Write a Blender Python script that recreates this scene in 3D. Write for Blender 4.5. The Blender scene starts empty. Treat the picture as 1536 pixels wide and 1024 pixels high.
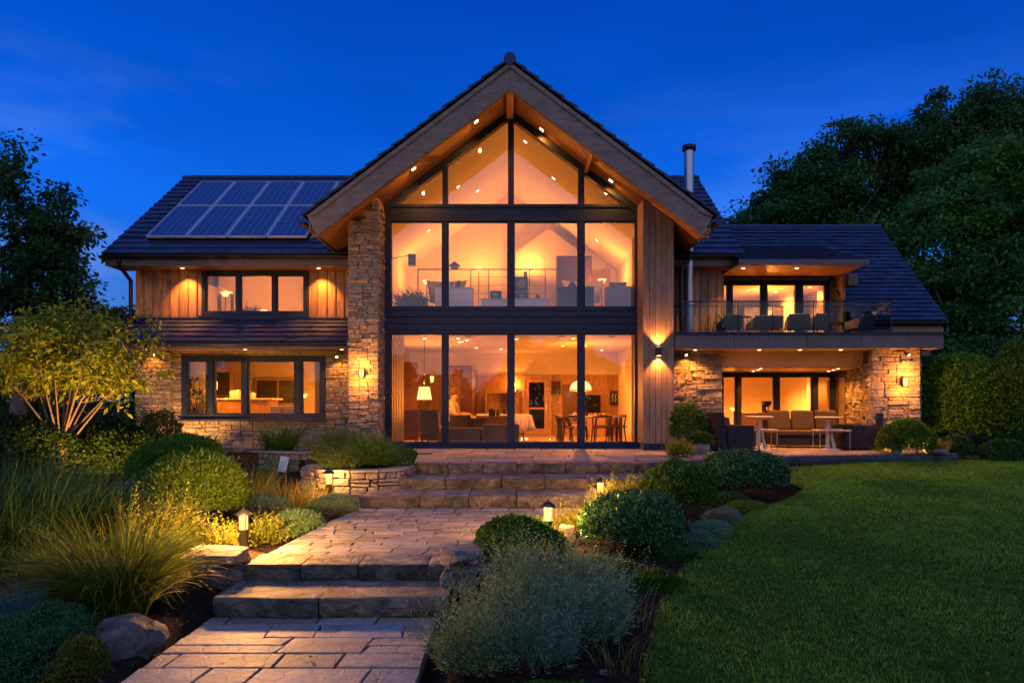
import bpy, bmesh, math, random
import numpy as np
from mathutils import Vector, Matrix

# ------------------------------------------------------------------ camera, sky, exposure
scene = bpy.context.scene
COL = scene.collection
cam_d = bpy.data.cameras.new('camera'); cam = bpy.data.objects.new('camera', cam_d); COL.objects.link(cam)
CZ = 0.95
cam.location = (0, 0, CZ); cam.rotation_euler = (math.radians(90), 0, 0)
cam_d.sensor_width = 36; cam_d.lens = 24; cam_d.shift_y = 93/1536
cam_d.clip_start = 0.05; cam_d.clip_end = 3000
scene.camera = cam
scene.view_settings.view_transform = 'Standard'; scene.view_settings.look = 'None'
scene.view_settings.gamma = 1; scene.view_settings.exposure = 0.25
scene.render.engine = 'CYCLES'
cy = scene.cycles
cy.use_denoising = True
try:
    cy.denoiser = 'OPENIMAGEDENOISE'; cy.denoising_input_passes = 'RGB_ALBEDO_NORMAL'
except Exception: pass
cy.max_bounces = 7; cy.diffuse_bounces = 3; cy.glossy_bounces = 3; cy.transparent_max_bounces = 12
cy.transmission_bounces = 4; cy.sample_clamp_indirect = 4; cy.caustics_reflective = False; cy.caustics_refractive = False
cy.blur_glossy = 1.0

world = bpy.data.worlds.new('World'); scene.world = world; world.use_nodes = True
wn = world.node_tree; wn.nodes.clear()
def N(t, tree, **k):
    n = tree.nodes.new(t)
    for a, b in k.items(): setattr(n, a, b)
    return n
def ramp(tree, pts, interp='LINEAR'):
    r = N('ShaderNodeValToRGB', tree); r.color_ramp.interpolation = interp
    e = r.color_ramp.elements
    while len(e) < len(pts): e.new(0.5)
    for q, (p, c) in zip(e, pts):
        q.position = p; q.color = (c[0], c[1], c[2], 1)
    return r
def world_sky():
    t = wn; L = t.links.new
    tc = N('ShaderNodeTexCoord', t); sx = N('ShaderNodeSeparateXYZ', t); L(tc.outputs['Generated'], sx.inputs[0])
    front = ramp(t, [(0.0, (.075,.16,.46)), (.12, (.040,.165,.60)), (.24, (.006,.135,.74)), (.36, (.001,.095,.64)), (.50, (.0006,.055,.45)), (.70,(.01,.07,.50)), (1, (.12,.22,.70))])
    back = ramp(t, [(0.0, (.50,.38,.46)), (.12, (.52,.46,.60)), (.35, (.42,.50,.86)), (.7, (.38,.52,1.0)), (.9,(.22,.34,.85)), (1, (.12,.22,.70))])
    L(sx.outputs['Z'], front.inputs[0]); L(sx.outputs['Z'], back.inputs[0])
    mr = N('ShaderNodeMapRange', t); mr.inputs[1].default_value = .25; mr.inputs[2].default_value = -.7
    mr.interpolation_type = 'SMOOTHSTEP'
    L(sx.outputs['Y'], mr.inputs[0])
    mx = N('ShaderNodeMix', t, data_type='RGBA'); L(mr.outputs[0], mx.inputs[0]); L(front.outputs[0], mx.inputs[6]); L(back.outputs[0], mx.inputs[7])
    # thin streaked clouds
    mp = N('ShaderNodeMapping', t); mp.inputs['Scale'].default_value = (1.6, 1.6, 7.5); mp.inputs['Rotation'].default_value = (0, .18, 0)
    L(tc.outputs['Generated'], mp.inputs[0])
    ns = N('ShaderNodeTexNoise', t); ns.inputs['Scale'].default_value = 1.7; ns.inputs['Detail'].default_value = 6; ns.inputs['Roughness'].default_value = .55; ns.inputs['Distortion'].default_value = .35
    L(mp.outputs[0], ns.inputs[0])
    cr = N('ShaderNodeMapRange', t); cr.inputs[1].default_value = .43; cr.inputs[2].default_value = .66; cr.inputs[4].default_value = .7; cr.interpolation_type = 'SMOOTHSTEP'
    L(ns.outputs[0], cr.inputs[0])
    zf = N('ShaderNodeMapRange', t); zf.inputs[1].default_value = .44; zf.inputs[2].default_value = .16; L(sx.outputs['Z'], zf.inputs[0])
    xf = N('ShaderNodeMapRange', t); xf.inputs[1].default_value = .25; xf.inputs[2].default_value = -.5; xf.inputs[3].default_value = .45; L(sx.outputs['X'], xf.inputs[0])
    m1 = N('ShaderNodeMath', t, operation='MULTIPLY'); L(cr.outputs[0], m1.inputs[0]); L(zf.outputs[0], m1.inputs[1])
    m2 = N('ShaderNodeMath', t, operation='MULTIPLY'); L(m1.outputs[0], m2.inputs[0]); L(xf.outputs[0], m2.inputs[1])
    mc = N('ShaderNodeMix', t, data_type='RGBA'); L(m2.outputs[0], mc.inputs[0]); L(mx.outputs[2], mc.inputs[6]); mc.inputs[7].default_value = (.10,.24,.70,1)
    # broad darker veils
    ns2 = N('ShaderNodeTexNoise', t); ns2.inputs['Scale'].default_value = .9; ns2.inputs['Detail'].default_value = 3; L(mp.outputs[0], ns2.inputs[0])
    v2 = N('ShaderNodeMapRange', t); v2.inputs[1].default_value = .3; v2.inputs[2].default_value = .7; v2.inputs[3].default_value = .74; v2.inputs[4].default_value = 1.12
    L(ns2.outputs[0], v2.inputs[0])
    vm = N('ShaderNodeVectorMath', t, operation='SCALE'); L(mc.outputs[2], vm.inputs[0]); L(v2.outputs[0], vm.inputs['Scale'])
    bg = N('ShaderNodeBackground', t); bg.inputs[1].default_value = 1.0; L(vm.outputs[0], bg.inputs[0])
    out = N('ShaderNodeOutputWorld', t); L(bg.outputs[0], out.inputs[0])
world_sky()

# ------------------------------------------------------------------ helpers
def X(px, Y): return (px-768)*Y/1024
def Z(py, Y): return CZ+(605-py)*Y/1024
rnd = random.Random(7)
rng = np.random.default_rng(11)

def tag(o, label=None, cat=None, group=None, kind=None):
    if label: o['label'] = label
    if cat: o['category'] = cat
    if group: o['group'] = group
    if kind: o['kind'] = kind
    return o
WL = {}
def thing(name, label, cat, loc=(0,0,0), rz=0, group=None):
    o = bpy.data.objects.new(name, None); COL.objects.link(o)
    o.empty_display_size = .2
    o.location = loc; o.rotation_euler = (0,0,rz); WL[o.name] = Vector(loc)
    return tag(o, label, cat, group)
def link(o, parent=None, local=False):
    COL.objects.link(o)
    if parent is not None:
        o.parent = parent
        if not local: o.location = -WL.get(parent.name, Vector((0,0,0)))
    WL[o.name] = Vector((0,0,0))
    return o
def copy_thing(root, loc, rz=0, label=None, group=None, scale=None):
    r = root.copy(); COL.objects.link(r); r.location = loc; r.rotation_euler = (0,0,rz)
    if scale: r.scale = scale
    if label: r['label'] = label
    if group: r['group'] = group
    for ch in list(root.children):
        c = ch.copy(); COL.objects.link(c); c.parent = r
        for g in list(ch.children):
            d = g.copy(); COL.objects.link(d); d.parent = c
    return r

def set_col(me, cols_per_vert):
    a = me.color_attributes.new('Col', 'FLOAT_COLOR', 'POINT')
    arr = np.ones((len(me.vertices), 4), np.float32); arr[:, :3] = cols_per_vert
    a.data.foreach_set('color', arr.ravel())

class MB:
    def __init__(s): s.v=[]; s.f=[]; s.c=[]; s.sm=[]; s.cur=(1,1,1)
    def add(s, vs, fs, smooth=False):
        n=len(s.v); s.v += [tuple(p) for p in vs]; s.c += [s.cur]*len(vs)
        for q in fs: s.f.append(tuple(i+n for i in q)); s.sm.append(smooth)
    HF=[(0,3,2,1),(4,5,6,7),(0,1,5,4),(1,2,6,5),(2,3,7,6),(3,0,4,7)]
    def box(s,x0,x1,y0,y1,z0,z1):
        x0,x1=min(x0,x1),max(x0,x1); y0,y1=min(y0,y1),max(y0,y1); z0,z1=min(z0,z1),max(z0,z1)
        s.add([(x0,y0,z0),(x1,y0,z0),(x1,y1,z0),(x0,y1,z0),(x0,y0,z1),(x1,y0,z1),(x1,y1,z1),(x0,y1,z1)], s.HF)
    def hexa(s, p): s.add(p, s.HF)
    def obox(s, c, size, M):
        c=Vector(c); h=[a/2 for a in size]
        s.hexa([c+M@Vector((x*h[0],y*h[1],z*h[2])) for z in(-1,1) for x,y in((-1,-1),(1,-1),(1,1),(-1,1))])
    def bar(s, a, b, w, d, up=(0,0,1)):
        a=Vector(a); b=Vector(b); t=(b-a); L=t.length; t.normalize()
        u=Vector(up)
        if abs(t.dot(u))>.95: u=Vector((0,1,0))
        r=t.cross(u).normalized(); u=r.cross(t)
        M=Matrix((r,t,u)).transposed()
        s.obox((a+b)/2,(w,L,d),M)
    def prism(s, poly, y0, y1):      # poly in (x,z), CCW seen from the camera side
        n=len(poly)
        vs=[(x,y0,z) for x,z in poly]+[(x,y1,z) for x,z in poly]
        fs=[tuple(range(n)),tuple(range(2*n-1,n-1,-1))]+[(i,i+n,(i+1)%n+n,(i+1)%n) for i in range(n)]
        s.add(vs,fs)
    def prism_z(s, poly, z0, z1):    # poly in (x,y)
        n=len(poly)
        vs=[(x,y,z0) for x,y in poly]+[(x,y,z1) for x,y in poly]
        fs=[tuple(range(n-1,-1,-1)),tuple(range(n,2*n))]+[(i,(i+1)%n,(i+1)%n+n,i+n) for i in range(n)]
        s.add(vs,fs)
    def prism_x(s, poly, x0, x1):    # poly in (y,z)
        n=len(poly)
        vs=[(x0,y,z) for y,z in poly]+[(x1,y,z) for y,z in poly]
        fs=[tuple(range(n-1,-1,-1)),tuple(range(n,2*n))]+[(i,(i+1)%n,(i+1)%n+n,i+n) for i in range(n)]
        s.add(vs,fs)
    def tube(s, pts, rad, n=8, caps=True):
        pts=[Vector(p) for p in pts]
        if not hasattr(rad,'__len__'): rad=[rad]*len(pts)
        vs=[]; fs=[]; prev=None
        for i,p in enumerate(pts):
            t=(pts[min(i+1,len(pts)-1)]-pts[max(i-1,0)]).normalized()
            if prev is None:
                a=Vector((0,0,1)) if abs(t.z)<.9 else Vector((1,0,0))
                u=t.cross(a).normalized()
            else:
                u=(prev-t*prev.dot(t)); u = u.normalized() if u.length>1e-6 else t.orthogonal().normalized()
            prev=u; w=t.cross(u)
            for k in range(n):
                a=2*math.pi*k/n; vs.append(p+(u*math.cos(a)+w*math.sin(a))*rad[i])
        m=len(pts)
        for i in range(m-1):
            for k in range(n):
                fs.append((i*n+k,i*n+(k+1)%n,(i+1)*n+(k+1)%n,(i+1)*n+k))
        s.add(vs,fs,True)
        if caps:
            s.add(vs[:n],[tuple(range(n-1,-1,-1))]); s.add(vs[-n:],[tuple(range(n))])
    def lathe(s, prof, c=(0,0,0), n=20, smooth=True, sx=1, sy=1):
        vs=[]; fs=[]
        for r,z in prof:
            for k in range(n):
                a=2*math.pi*k/n; vs.append((c[0]+r*math.cos(a)*sx,c[1]+r*math.sin(a)*sy,c[2]+z))
        for i in range(len(prof)-1):
            for k in range(n):
                fs.append((i*n+k,i*n+(k+1)%n,(i+1)*n+(k+1)%n,(i+1)*n+k))
        s.add(vs,fs,smooth)
        if prof[0][0]>1e-4: s.add(vs[:n],[tuple(range(n-1,-1,-1))])
        if prof[-1][0]>1e-4: s.add(vs[-n:],[tuple(range(n))])
    def build(s, name, mat, parent=None, bevel=0, local=False, label=None, segs=1):
        me=bpy.data.meshes.new(name); me.from_pydata(s.v,[],s.f)
        me.polygons.foreach_set('use_smooth', s.sm)
        set_col(me, np.array(s.c, np.float32).reshape(-1,3))
        me.materials.append(mat); me.update()
        o=bpy.data.objects.new(name,me); link(o,parent,local)
        if label: o['label']=label
        if bevel:
            b=o.modifiers.new('bevel','BEVEL'); b.width=bevel; b.segments=segs; b.limit_method='ANGLE'; b.angle_limit=math.radians(40)
        return o

def np_mesh(name, V, Fq, cols, mat, parent=None, smooth=False, local=False):
    """V (n,3); Fq (m,k) int"""
    me=bpy.data.meshes.new(name); k=Fq.shape[1]
    me.vertices.add(len(V)); me.vertices.foreach_set('co', V.astype(np.float32).ravel())
    me.loops.add(Fq.size); me.loops.foreach_set('vertex_index', Fq.astype(np.int32).ravel())
    me.polygons.add(len(Fq)); me.polygons.foreach_set('loop_start', np.arange(0,Fq.size,k,dtype=np.int32))
    if smooth: me.polygons.foreach_set('use_smooth', np.ones(len(Fq),bool))
    me.update(calc_edges=True)
    if cols is not None: set_col(me, cols)
    me.materials.append(mat)
    o=bpy.data.objects.new(name,me); return link(o,parent,local)

# ------------------------------------------------------------------ materials
MATS={}
def stone_mat(name, cols, rough=.75, s1=3., s2=14., b=.9, dist=.03, stretch=None):
    m=bpy.data.materials.new(name); m.use_nodes=True; t=m.node_tree; L=t.links.new; bs=t.nodes['Principled BSDF']
    bs.inputs['Specular IOR Level'].default_value=.35
    tc=N('ShaderNodeTexCoord',t); mp=N('ShaderNodeMapping',t); L(tc.outputs['Object'],mp.inputs[0])
    if stretch: mp.inputs['Scale'].default_value=stretch
    at0=N('ShaderNodeAttribute',t,attribute_name='Col'); so=N('ShaderNodeVectorMath',t,operation='SCALE'); so.inputs['Scale'].default_value=9; L(at0.outputs['Color'],so.inputs[0]); ad0=N('ShaderNodeVectorMath',t,operation='ADD'); L(mp.outputs[0],ad0.inputs[0]); L(so.outputs[0],ad0.inputs[1]); mp=ad0
    n1=N('ShaderNodeTexNoise',t); n1.inputs['Scale'].default_value=s1; n1.inputs['Detail'].default_value=10; n1.inputs['Roughness'].default_value=.68; n1.inputs['Distortion'].default_value=.6
    n2=N('ShaderNodeTexNoise',t); n2.inputs['Scale'].default_value=s2; n2.inputs['Detail'].default_value=8; n2.inputs['Roughness'].default_value=.7
    vo=N('ShaderNodeTexVoronoi',t); vo.inputs['Scale'].default_value=s2*.45; vo.feature='DISTANCE_TO_EDGE'
    dn=N('ShaderNodeMix',t,data_type='RGBA'); dn.inputs[0].default_value=.12; L(mp.outputs[0],dn.inputs[6]); L(n1.outputs['Color'],dn.inputs[7]); L(dn.outputs[2],vo.inputs[0])
    for q in(n1,n2): L(mp.outputs[0],q.inputs[0])
    r=ramp(t,[(.28,cols[0]),(.45,cols[1]),(.6,cols[2]),(.75,cols[3])]); L(n1.outputs[0],r.inputs[0])
    at=N('ShaderNodeAttribute',t,attribute_name='Col'); mx=N('ShaderNodeMix',t,data_type='RGBA',blend_type='MULTIPLY'); mx.inputs[0].default_value=1; L(r.outputs[0],mx.inputs[6]); L(at.outputs['Color'],mx.inputs[7])
    r2=ramp(t,[(.3,(.55,.55,.55)),(.55,(1.0,1.0,1.0)),(.8,(1.25,1.22,1.18))]); L(n2.outputs[0],r2.inputs[0])
    m2=N('ShaderNodeMix',t,data_type='RGBA',blend_type='MULTIPLY'); m2.inputs[0].default_value=.8; L(mx.outputs[2],m2.inputs[6]); L(r2.outputs[0],m2.inputs[7]); L(m2.outputs[2],bs.inputs['Base Color'])
    rr=N('ShaderNodeMapRange',t); rr.inputs[3].default_value=rough-.2; rr.inputs[4].default_value=min(1,rough+.15); L(n2.outputs[0],rr.inputs[0]); L(rr.outputs[0],bs.inputs['Roughness'])
    ad=N('ShaderNodeMath',t,operation='MULTIPLY_ADD'); ad.inputs[1].default_value=1.6; L(n1.outputs[0],ad.inputs[0]); L(n2.outputs[0],ad.inputs[2])
    cr=N('ShaderNodeMapRange',t); cr.inputs[2].default_value=.06; cr.inputs[3].default_value=-.25; cr.inputs[4].default_value=0; L(vo.outputs[0],cr.inputs[0])
    a2=N('ShaderNodeMath',t,operation='ADD'); L(ad.outputs[0],a2.inputs[0]); L(cr.outputs[0],a2.inputs[1])
    bp=N('ShaderNodeBump',t); bp.inputs['Strength'].default_value=b; bp.inputs['Distance'].default_value=dist; L(a2.outputs[0],bp.inputs['Height']); L(bp.outputs[0],bs.inputs['Normal'])
    MATS[name]=m; return m
def pm(name, col, rough=.6, metal=0, var=.0, nscale=6, bump=0, bscale=40, attr=False, coat=0, emit=None, estr=0, stretch=None, spec=None, detail=5):
    m=bpy.data.materials.new(name); m.use_nodes=True; t=m.node_tree; L=t.links.new
    b=t.nodes['Principled BSDF']; b.inputs['Roughness'].default_value=rough; b.inputs['Metallic'].default_value=metal
    if spec is not None: b.inputs['Specular IOR Level'].default_value=spec
    if coat: b.inputs['Coat Weight'].default_value=coat
    tc=N('ShaderNodeTexCoord',t); mp=N('ShaderNodeMapping',t); L(tc.outputs['Object'],mp.inputs[0])
    if stretch: mp.inputs['Scale'].default_value=stretch
    col4=(*col,1)
    src=None
    if var:
        ns=N('ShaderNodeTexNoise',t); ns.inputs['Scale'].default_value=nscale; ns.inputs['Detail'].default_value=detail; ns.inputs['Roughness'].default_value=.6
        L(mp.outputs[0],ns.inputs[0])
        r=ramp(t,[(.3,[c*(1-var) for c in col]),(.5,col),(.72,[min(1,c*(1+var)) for c in col])]); L(ns.outputs[0],r.inputs[0]); src=r.outputs[0]
        rr=N('ShaderNodeMapRange',t); rr.inputs[3].default_value=max(.02,rough-.12); rr.inputs[4].default_value=min(1,rough+.12); L(ns.outputs[0],rr.inputs[0]); L(rr.outputs[0],b.inputs['Roughness'])
    if attr:
        at=N('ShaderNodeAttribute',t,attribute_name='Col')
        mx=N('ShaderNodeMix',t,data_type='RGBA',blend_type='MULTIPLY'); mx.inputs[0].default_value=1
        if src: L(src,mx.inputs[6])
        else: mx.inputs[6].default_value=col4
        L(at.outputs['Color'],mx.inputs[7]); src=mx.outputs[2]
    if src: L(src,b.inputs['Base Color'])
    else: b.inputs['Base Color'].default_value=col4
    if bump:
        n2=N('ShaderNodeTexNoise',t); n2.inputs['Scale'].default_value=bscale; n2.inputs['Detail'].default_value=6; L(mp.outputs[0],n2.inputs[0])
        bp=N('ShaderNodeBump',t); bp.inputs['Strength'].default_value=bump; bp.inputs['Distance'].default_value=.02; L(n2.outputs[0],bp.inputs['Height']); L(bp.outputs[0],b.inputs['Normal'])
    if emit: b.inputs['Emission Color'].default_value=(*emit,1); b.inputs['Emission Strength'].default_value=estr
    MATS[name]=m; return m
def glass_mat(name, tint=(.97,.97,.97), base=.13, gloss=(1,1,1), rough=0.0):
    m=bpy.data.materials.new(name); m.use_nodes=True; t=m.node_tree; t.nodes.clear(); L=t.links.new
    tr=N('ShaderNodeBsdfTransparent',t); tr.inputs[0].default_value=(*tint,1)
    gl=N('ShaderNodeBsdfGlossy',t); gl.inputs['Roughness'].default_value=rough; gl.inputs[0].default_value=(*gloss,1)
    lw=N('ShaderNodeLayerWeight',t); lw.inputs[0].default_value=.5
    pw=N('ShaderNodeMath',t,operation='POWER'); pw.inputs[1].default_value=4; L(lw.outputs['Facing'],pw.inputs[0])
    ma=N('ShaderNodeMath',t,operation='MULTIPLY_ADD'); ma.inputs[1].default_value=1-base; ma.inputs[2].default_value=base; L(pw.outputs[0],ma.inputs[0])
    mx=N('ShaderNodeMixShader',t); L(ma.outputs[0],mx.inputs[0]); L(tr.outputs[0],mx.inputs[1]); L(gl.outputs[0],mx.inputs[2])
    o=N('ShaderNodeOutputMaterial',t); L(mx.outputs[0],o.inputs[0]); MATS[name]=m; return m
def leaf_mat(name, col, trans=.35, rough=.5, spec=.12):
    m=bpy.data.materials.new(name); m.use_nodes=True; t=m.node_tree; t.nodes.clear(); L=t.links.new
    at=N('ShaderNodeAttribute',t,attribute_name='Col')
    mx=N('ShaderNodeMix',t,data_type='RGBA',blend_type='MULTIPLY'); mx.inputs[0].default_value=1; mx.inputs[6].default_value=(*col,1); L(at.outputs['Color'],mx.inputs[7])
    p=N('ShaderNodeBsdfPrincipled',t); p.inputs['Roughness'].default_value=rough; p.inputs['Specular IOR Level'].default_value=spec; L(mx.outputs[2],p.inputs['Base Color'])
    tl=N('ShaderNodeBsdfTranslucent',t); L(mx.outputs[2],tl.inputs[0])
    ms=N('ShaderNodeMixShader',t); ms.inputs[0].default_value=trans; L(p.outputs[0],ms.inputs[1]); L(tl.outputs[0],ms.inputs[2])
    o=N('ShaderNodeOutputMaterial',t); L(ms.outputs[0],o.inputs[0]); MATS[name]=m; return m
def emis(name, col, s):
    m=bpy.data.materials.new(name); m.use_nodes=True; t=m.node_tree; t.nodes.clear()
    e=N('ShaderNodeEmission',t); e.inputs[0].default_value=(*col,1); e.inputs[1].default_value=s
    o=N('ShaderNodeOutputMaterial',t); t.links.new(e.outputs[0],o.inputs[0]); MATS[name]=m; return m

WARM=(1,.30,.036); WARM2=(1,.36,.07)
M_stone=stone_mat('stone_cladding',[(.16,.145,.125),(.28,.24,.19),(.37,.31,.23),(.46,.38,.28)],.85,5,22,1.0,.035)
M_mortar=pm('mortar',(.06,.05,.042),.95,var=.3,nscale=20)
M_tile=pm('slate_tile',(.022,.036,.085),.5,spec=.25,var=.35,nscale=7,bump=.3,bscale=60,attr=True)
M_wood=pm('cedar_cladding',(.28,.16,.085),.55,var=.42,nscale=5,bump=.25,bscale=30,attr=True,stretch=(9,9,.7))
M_soffit=pm('soffit_boards',(.30,.14,.055),.45,var=.25,nscale=4,bump=.1,bscale=30,attr=True,stretch=(9,.7,9))
M_fin=pm('grey_timber',(.17,.12,.088),.6,var=.4,nscale=4,bump=.25,bscale=26,attr=True,stretch=(9,9,.6))
M_barge=pm('barge_timber',(.135,.112,.095),.6,var=.38,nscale=3,bump=.4,bscale=25,stretch=(1,1,3),attr=True)
M_frame=pm('dark_frame',(.011,.022,.052),.5,spec=.25,var=.2,nscale=8)
M_fascia=pm('fascia_board',(.085,.08,.085),.55,var=.25,nscale=5,bump=.2,bscale=20,attr=True,stretch=(3,3,.8))
M_black=pm('black_metal',(.015,.015,.017),.4,metal=.3)
M_steel=pm('steel_flue',(.42,.42,.44),.38,metal=1,var=.12,nscale=5)
M_glass=glass_mat('window_glass',(.97,.95,.93),.065)
M_glass2=glass_mat('balustrade_glass',(.62,.76,.82),.015)
M_plaster=pm('interior_plaster',(.74,.66,.54),.85,var=.05,nscale=2)
M_ceil=pm('interior_ceiling',(.82,.76,.66),.85,var=.03,nscale=2)
M_floorw=pm('interior_floor',(.45,.33,.21),.4,var=.2,nscale=4,stretch=(1,6,1))
M_panel=pm('walnut_panel',(.10,.034,.014),.45,var=.35,nscale=5,bump=.1,stretch=(9,9,.7),attr=True)
M_oak=pm('oak',(.42,.25,.12),.5,var=.25,nscale=5,stretch=(6,6,.8))
M_dwood=pm('dark_wood',(.07,.04,.025),.45,var=.3,nscale=6)
M_fab=pm('grey_brown_fabric',(.20,.135,.09),.95,spec=.1,var=.2,nscale=30,bump=.2,bscale=200)
M_fabd=pm('charcoal_fabric',(.026,.026,.032),.95,spec=.1,var=.2,nscale=25,bump=.3,bscale=160)
M_cush=pm('taupe_cushion',(.050,.034,.024),.9,var=.15,nscale=20,bump=.2,bscale=160)
M_white=pm('white_lacquer',(.70,.68,.64),.35,var=.06,nscale=5)
M_cream=pm('cream_cloth',(.66,.58,.46),.9,var=.12,nscale=8,bump=.3,bscale=20)
M_grey=pm('grey_lacquer',(.20,.19,.19),.5,var=.1,nscale=6)
M_scr=pm('dark_screen',(.006,.006,.008),.12)
M_skin=pm('skin',(.50,.30,.21),.5); M_hair=pm('brown_hair',(.12,.06,.03),.7,bump=.4,bscale=90)
M_paver=stone_mat('paving_stone',[(.085,.08,.078),(.19,.175,.16),(.27,.24,.20),(.38,.32,.25)],.62,1.6,16,.75,.018)
M_block=stone_mat('rough_block',[(.035,.035,.038),(.12,.11,.10),(.25,.21,.155),(.42,.34,.23)],.8,3.4,13,1.0,.07)
M_blockd=stone_mat('dark_kerb_block',[(.03,.032,.045),(.07,.072,.09),(.10,.10,.11),(.14,.13,.12)],.8,3,14,.8,.03)
M_rock=stone_mat('rock',[(.07,.06,.06),(.20,.17,.15),(.33,.27,.21),(.46,.38,.29)],.8,4.5,12,1.0,.08)
M_joint=pm('joint_sand',(.075,.068,.058),.95,var=.4,nscale=30,bump=.4)
M_mulch=pm('bark_mulch',(.024,.017,.013),1.0,spec=.05,var=.6,nscale=25,bump=1,bscale=50,attr=True)
M_lawn=pm('lawn_soil',(.03,.06,.01),1.0,spec=0,var=.5,nscale=12,bump=.8,bscale=70)
M_bark=pm('tree_bark',(.16,.11,.07),.85,var=.4,nscale=12,bump=.9,bscale=30,stretch=(2,2,.5))
M_pot=pm('stone_pot',(.22,.19,.16),.85,var=.3,nscale=8,bump=.5,bscale=30)
def curtain_mat(name,col):
    m=leaf_mat(name,col,.62,.9,0); return m
M_curt=curtain_mat('linen_curtain',(.62,.52,.38)); M_curtg=curtain_mat('grey_curtain',(.30,.29,.30))
L_dark=leaf_mat('leaf_dark_green',(.048,.115,.030),.3)
L_tree=leaf_mat('leaf_tree',(.065,.15,.040),.35)
L_gold=leaf_mat('leaf_golden',(.24,.25,.035),.4)
L_mid=leaf_mat('leaf_mid_green',(.11,.20,.035),.4)
L_blue=leaf_mat('leaf_silver_blue',(.17,.26,.165),.25,.7)
L_grass=leaf_mat('leaf_lawn',(.20,.38,.045),.35,.7,.03)
L_straw=leaf_mat('leaf_straw',(.22,.22,.045),.4,.6)
L_box=leaf_mat('leaf_boxwood',(.050,.14,.036),.2,.36,.3)
E_lens=emis('lamp_lens',(1,.62,.24),9)
E_bulb=emis('lamp_bulb',(1,.50,.11),2.8)
E_shade=emis('lamp_shade_glow',(1,.52,.14),2.6)
E_shade2=emis('white_shade_glow',(1,.60,.2),2.2)

LM=5.3
def point(loc, e, col=WARM, r=.03, name='lamp_light'):
    d=bpy.data.lights.new(name,'POINT'); d.energy=e*LM; d.color=col; d.shadow_soft_size=r
    o=bpy.data.objects.new(name,d); o.location=loc; COL.objects.link(o); return o
def spot(loc, direc, e, ang=100, blend=.6, col=WARM, r=.03, name='lamp_light'):
    d=bpy.data.lights.new(name,'SPOT'); d.energy=e*LM; d.color=col; d.shadow_soft_size=r; d.spot_size=math.radians(ang); d.spot_blend=blend
    o=bpy.data.objects.new(name,d); o.location=loc; o.rotation_euler=Vector(direc).to_track_quat('-Z','Y').to_euler(); COL.objects.link(o); return o

# ------------------------------------------------------------------ ground height
HP=([-60,0,4,6,8,10,11.5,12.9,16,40,120,900],[-1.6,-.97,-.88,-.70,-.58,-.46,-.30,-.16,-.14,-.1,.2,2])
def gh(y): return float(np.interp(y,HP[0],HP[1]))
def EDGE(y): return float(np.interp(y,[-5,3,4.45,5.17,6,6.9,7.95,9.1,10,10.6,11.6,13.5],[.3,.55,.86,1.1,1.36,1.83,2.35,3.2,4.1,4.55,4.4,4.4]))
def G(px,py):
    Y=8.
    for _ in range(40): Y=.5*Y+.5*(CZ-gh(Y))*1024/(py-605)
    return X(px,Y),Y,gh(Y)
# ------------------------------------------------------------------ setting: ground, lawn
def axis(lo,hi,step,far):
    a=list(np.arange(lo,hi+1e-6,step)); s=step; x=hi
    while x<far: s*=1.5; x+=s; a.append(x)
    s=step; x=lo
    while x>-far: s*=1.5; x-=s; a.insert(0,x)
    return np.array(a)
def path_low(x,y): # how far the sheet must dip under paths
    if -2.62<x<-.45 and y<6.2: return -.93
    if -2.5<x<1.4 and 6.0<=y<9.5: return -.62
    return None
PATHR=lambda y: float(np.interp(y,[6.1,7.0,7.7,8.3,8.8,9.35],[-.33,-.22,-.05,.25,.65,1.3]))
PATHL=lambda y: float(np.interp(y,[6.1,7.9,9.35],[-2.37,-2.25,-2.1]))
def ground():
    xs=axis(-12,14,.14,700); ys=axis(-1,17,.14,700)
    XX,YY=np.meshgrid(xs,ys); H=np.interp(YY,HP[0],HP[1])
    near=(np.abs(XX)<14)&(YY<17)
    ns=np.random.default_rng(3).normal(0,1,XX.shape)*.012
    H=H+np.where(near,ns+.03*np.sin(XX*1.3)*np.sin(YY*1.1+1),0)
    pl=np.interp(YY,[6.1,7.9,9.35],[-2.37,-2.25,-2.1]); pr=np.interp(YY,[6.1,7.0,7.7,8.3,8.8,9.35],[-.33,-.22,-.05,.25,.65,1.3])
    H=np.where((XX>-2.6)&(XX<-.42)&(YY<6.25),np.minimum(H,-.95),H)
    H=np.where((XX>pl-.05)&(XX<pr+.08)&(YY>6.0)&(YY<9.6),np.minimum(H,-.66),H)
    H=np.where((XX>-2.2)&(XX<9)&(YY>9.3)&(YY<24),np.minimum(H,-.5),H)
    H=np.where((XX>EDGEV(YY)-.0)&(YY<12.9)&(YY>-5),np.interp(YY,HP[0],HP[1])-.03,H)
    H=np.maximum(H,np.where((XX<-2.42),-.52-.5*np.maximum(0,np.hypot(XX+2.62,YY-6.62)-.22),-9))
    H=np.where((XX>-8)&(XX<9)&(YY>15)&(YY<24),-.5,H)
    V=np.stack([XX,YY,H],-1).reshape(-1,3); ny,nx=XX.shape
    i=np.arange(ny-1)[:,None]*nx+np.arange(nx-1)[None,:]; F=np.stack([i,i+1,i+nx+1,i+nx],-1).reshape(-1,4)
    o=np_mesh('ground',V,F,np.ones((len(V),3)),M_mulch,smooth=True); tag(o,kind='structure')
def EDGEV(y): return np.interp(y,[-5,3,4.45,5.17,6,6.9,7.95,9.1,10,10.6,11.6,13.5],[.3,.55,.86,1.1,1.36,1.83,2.35,3.2,4.1,4.55,4.4,4.4])
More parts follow.
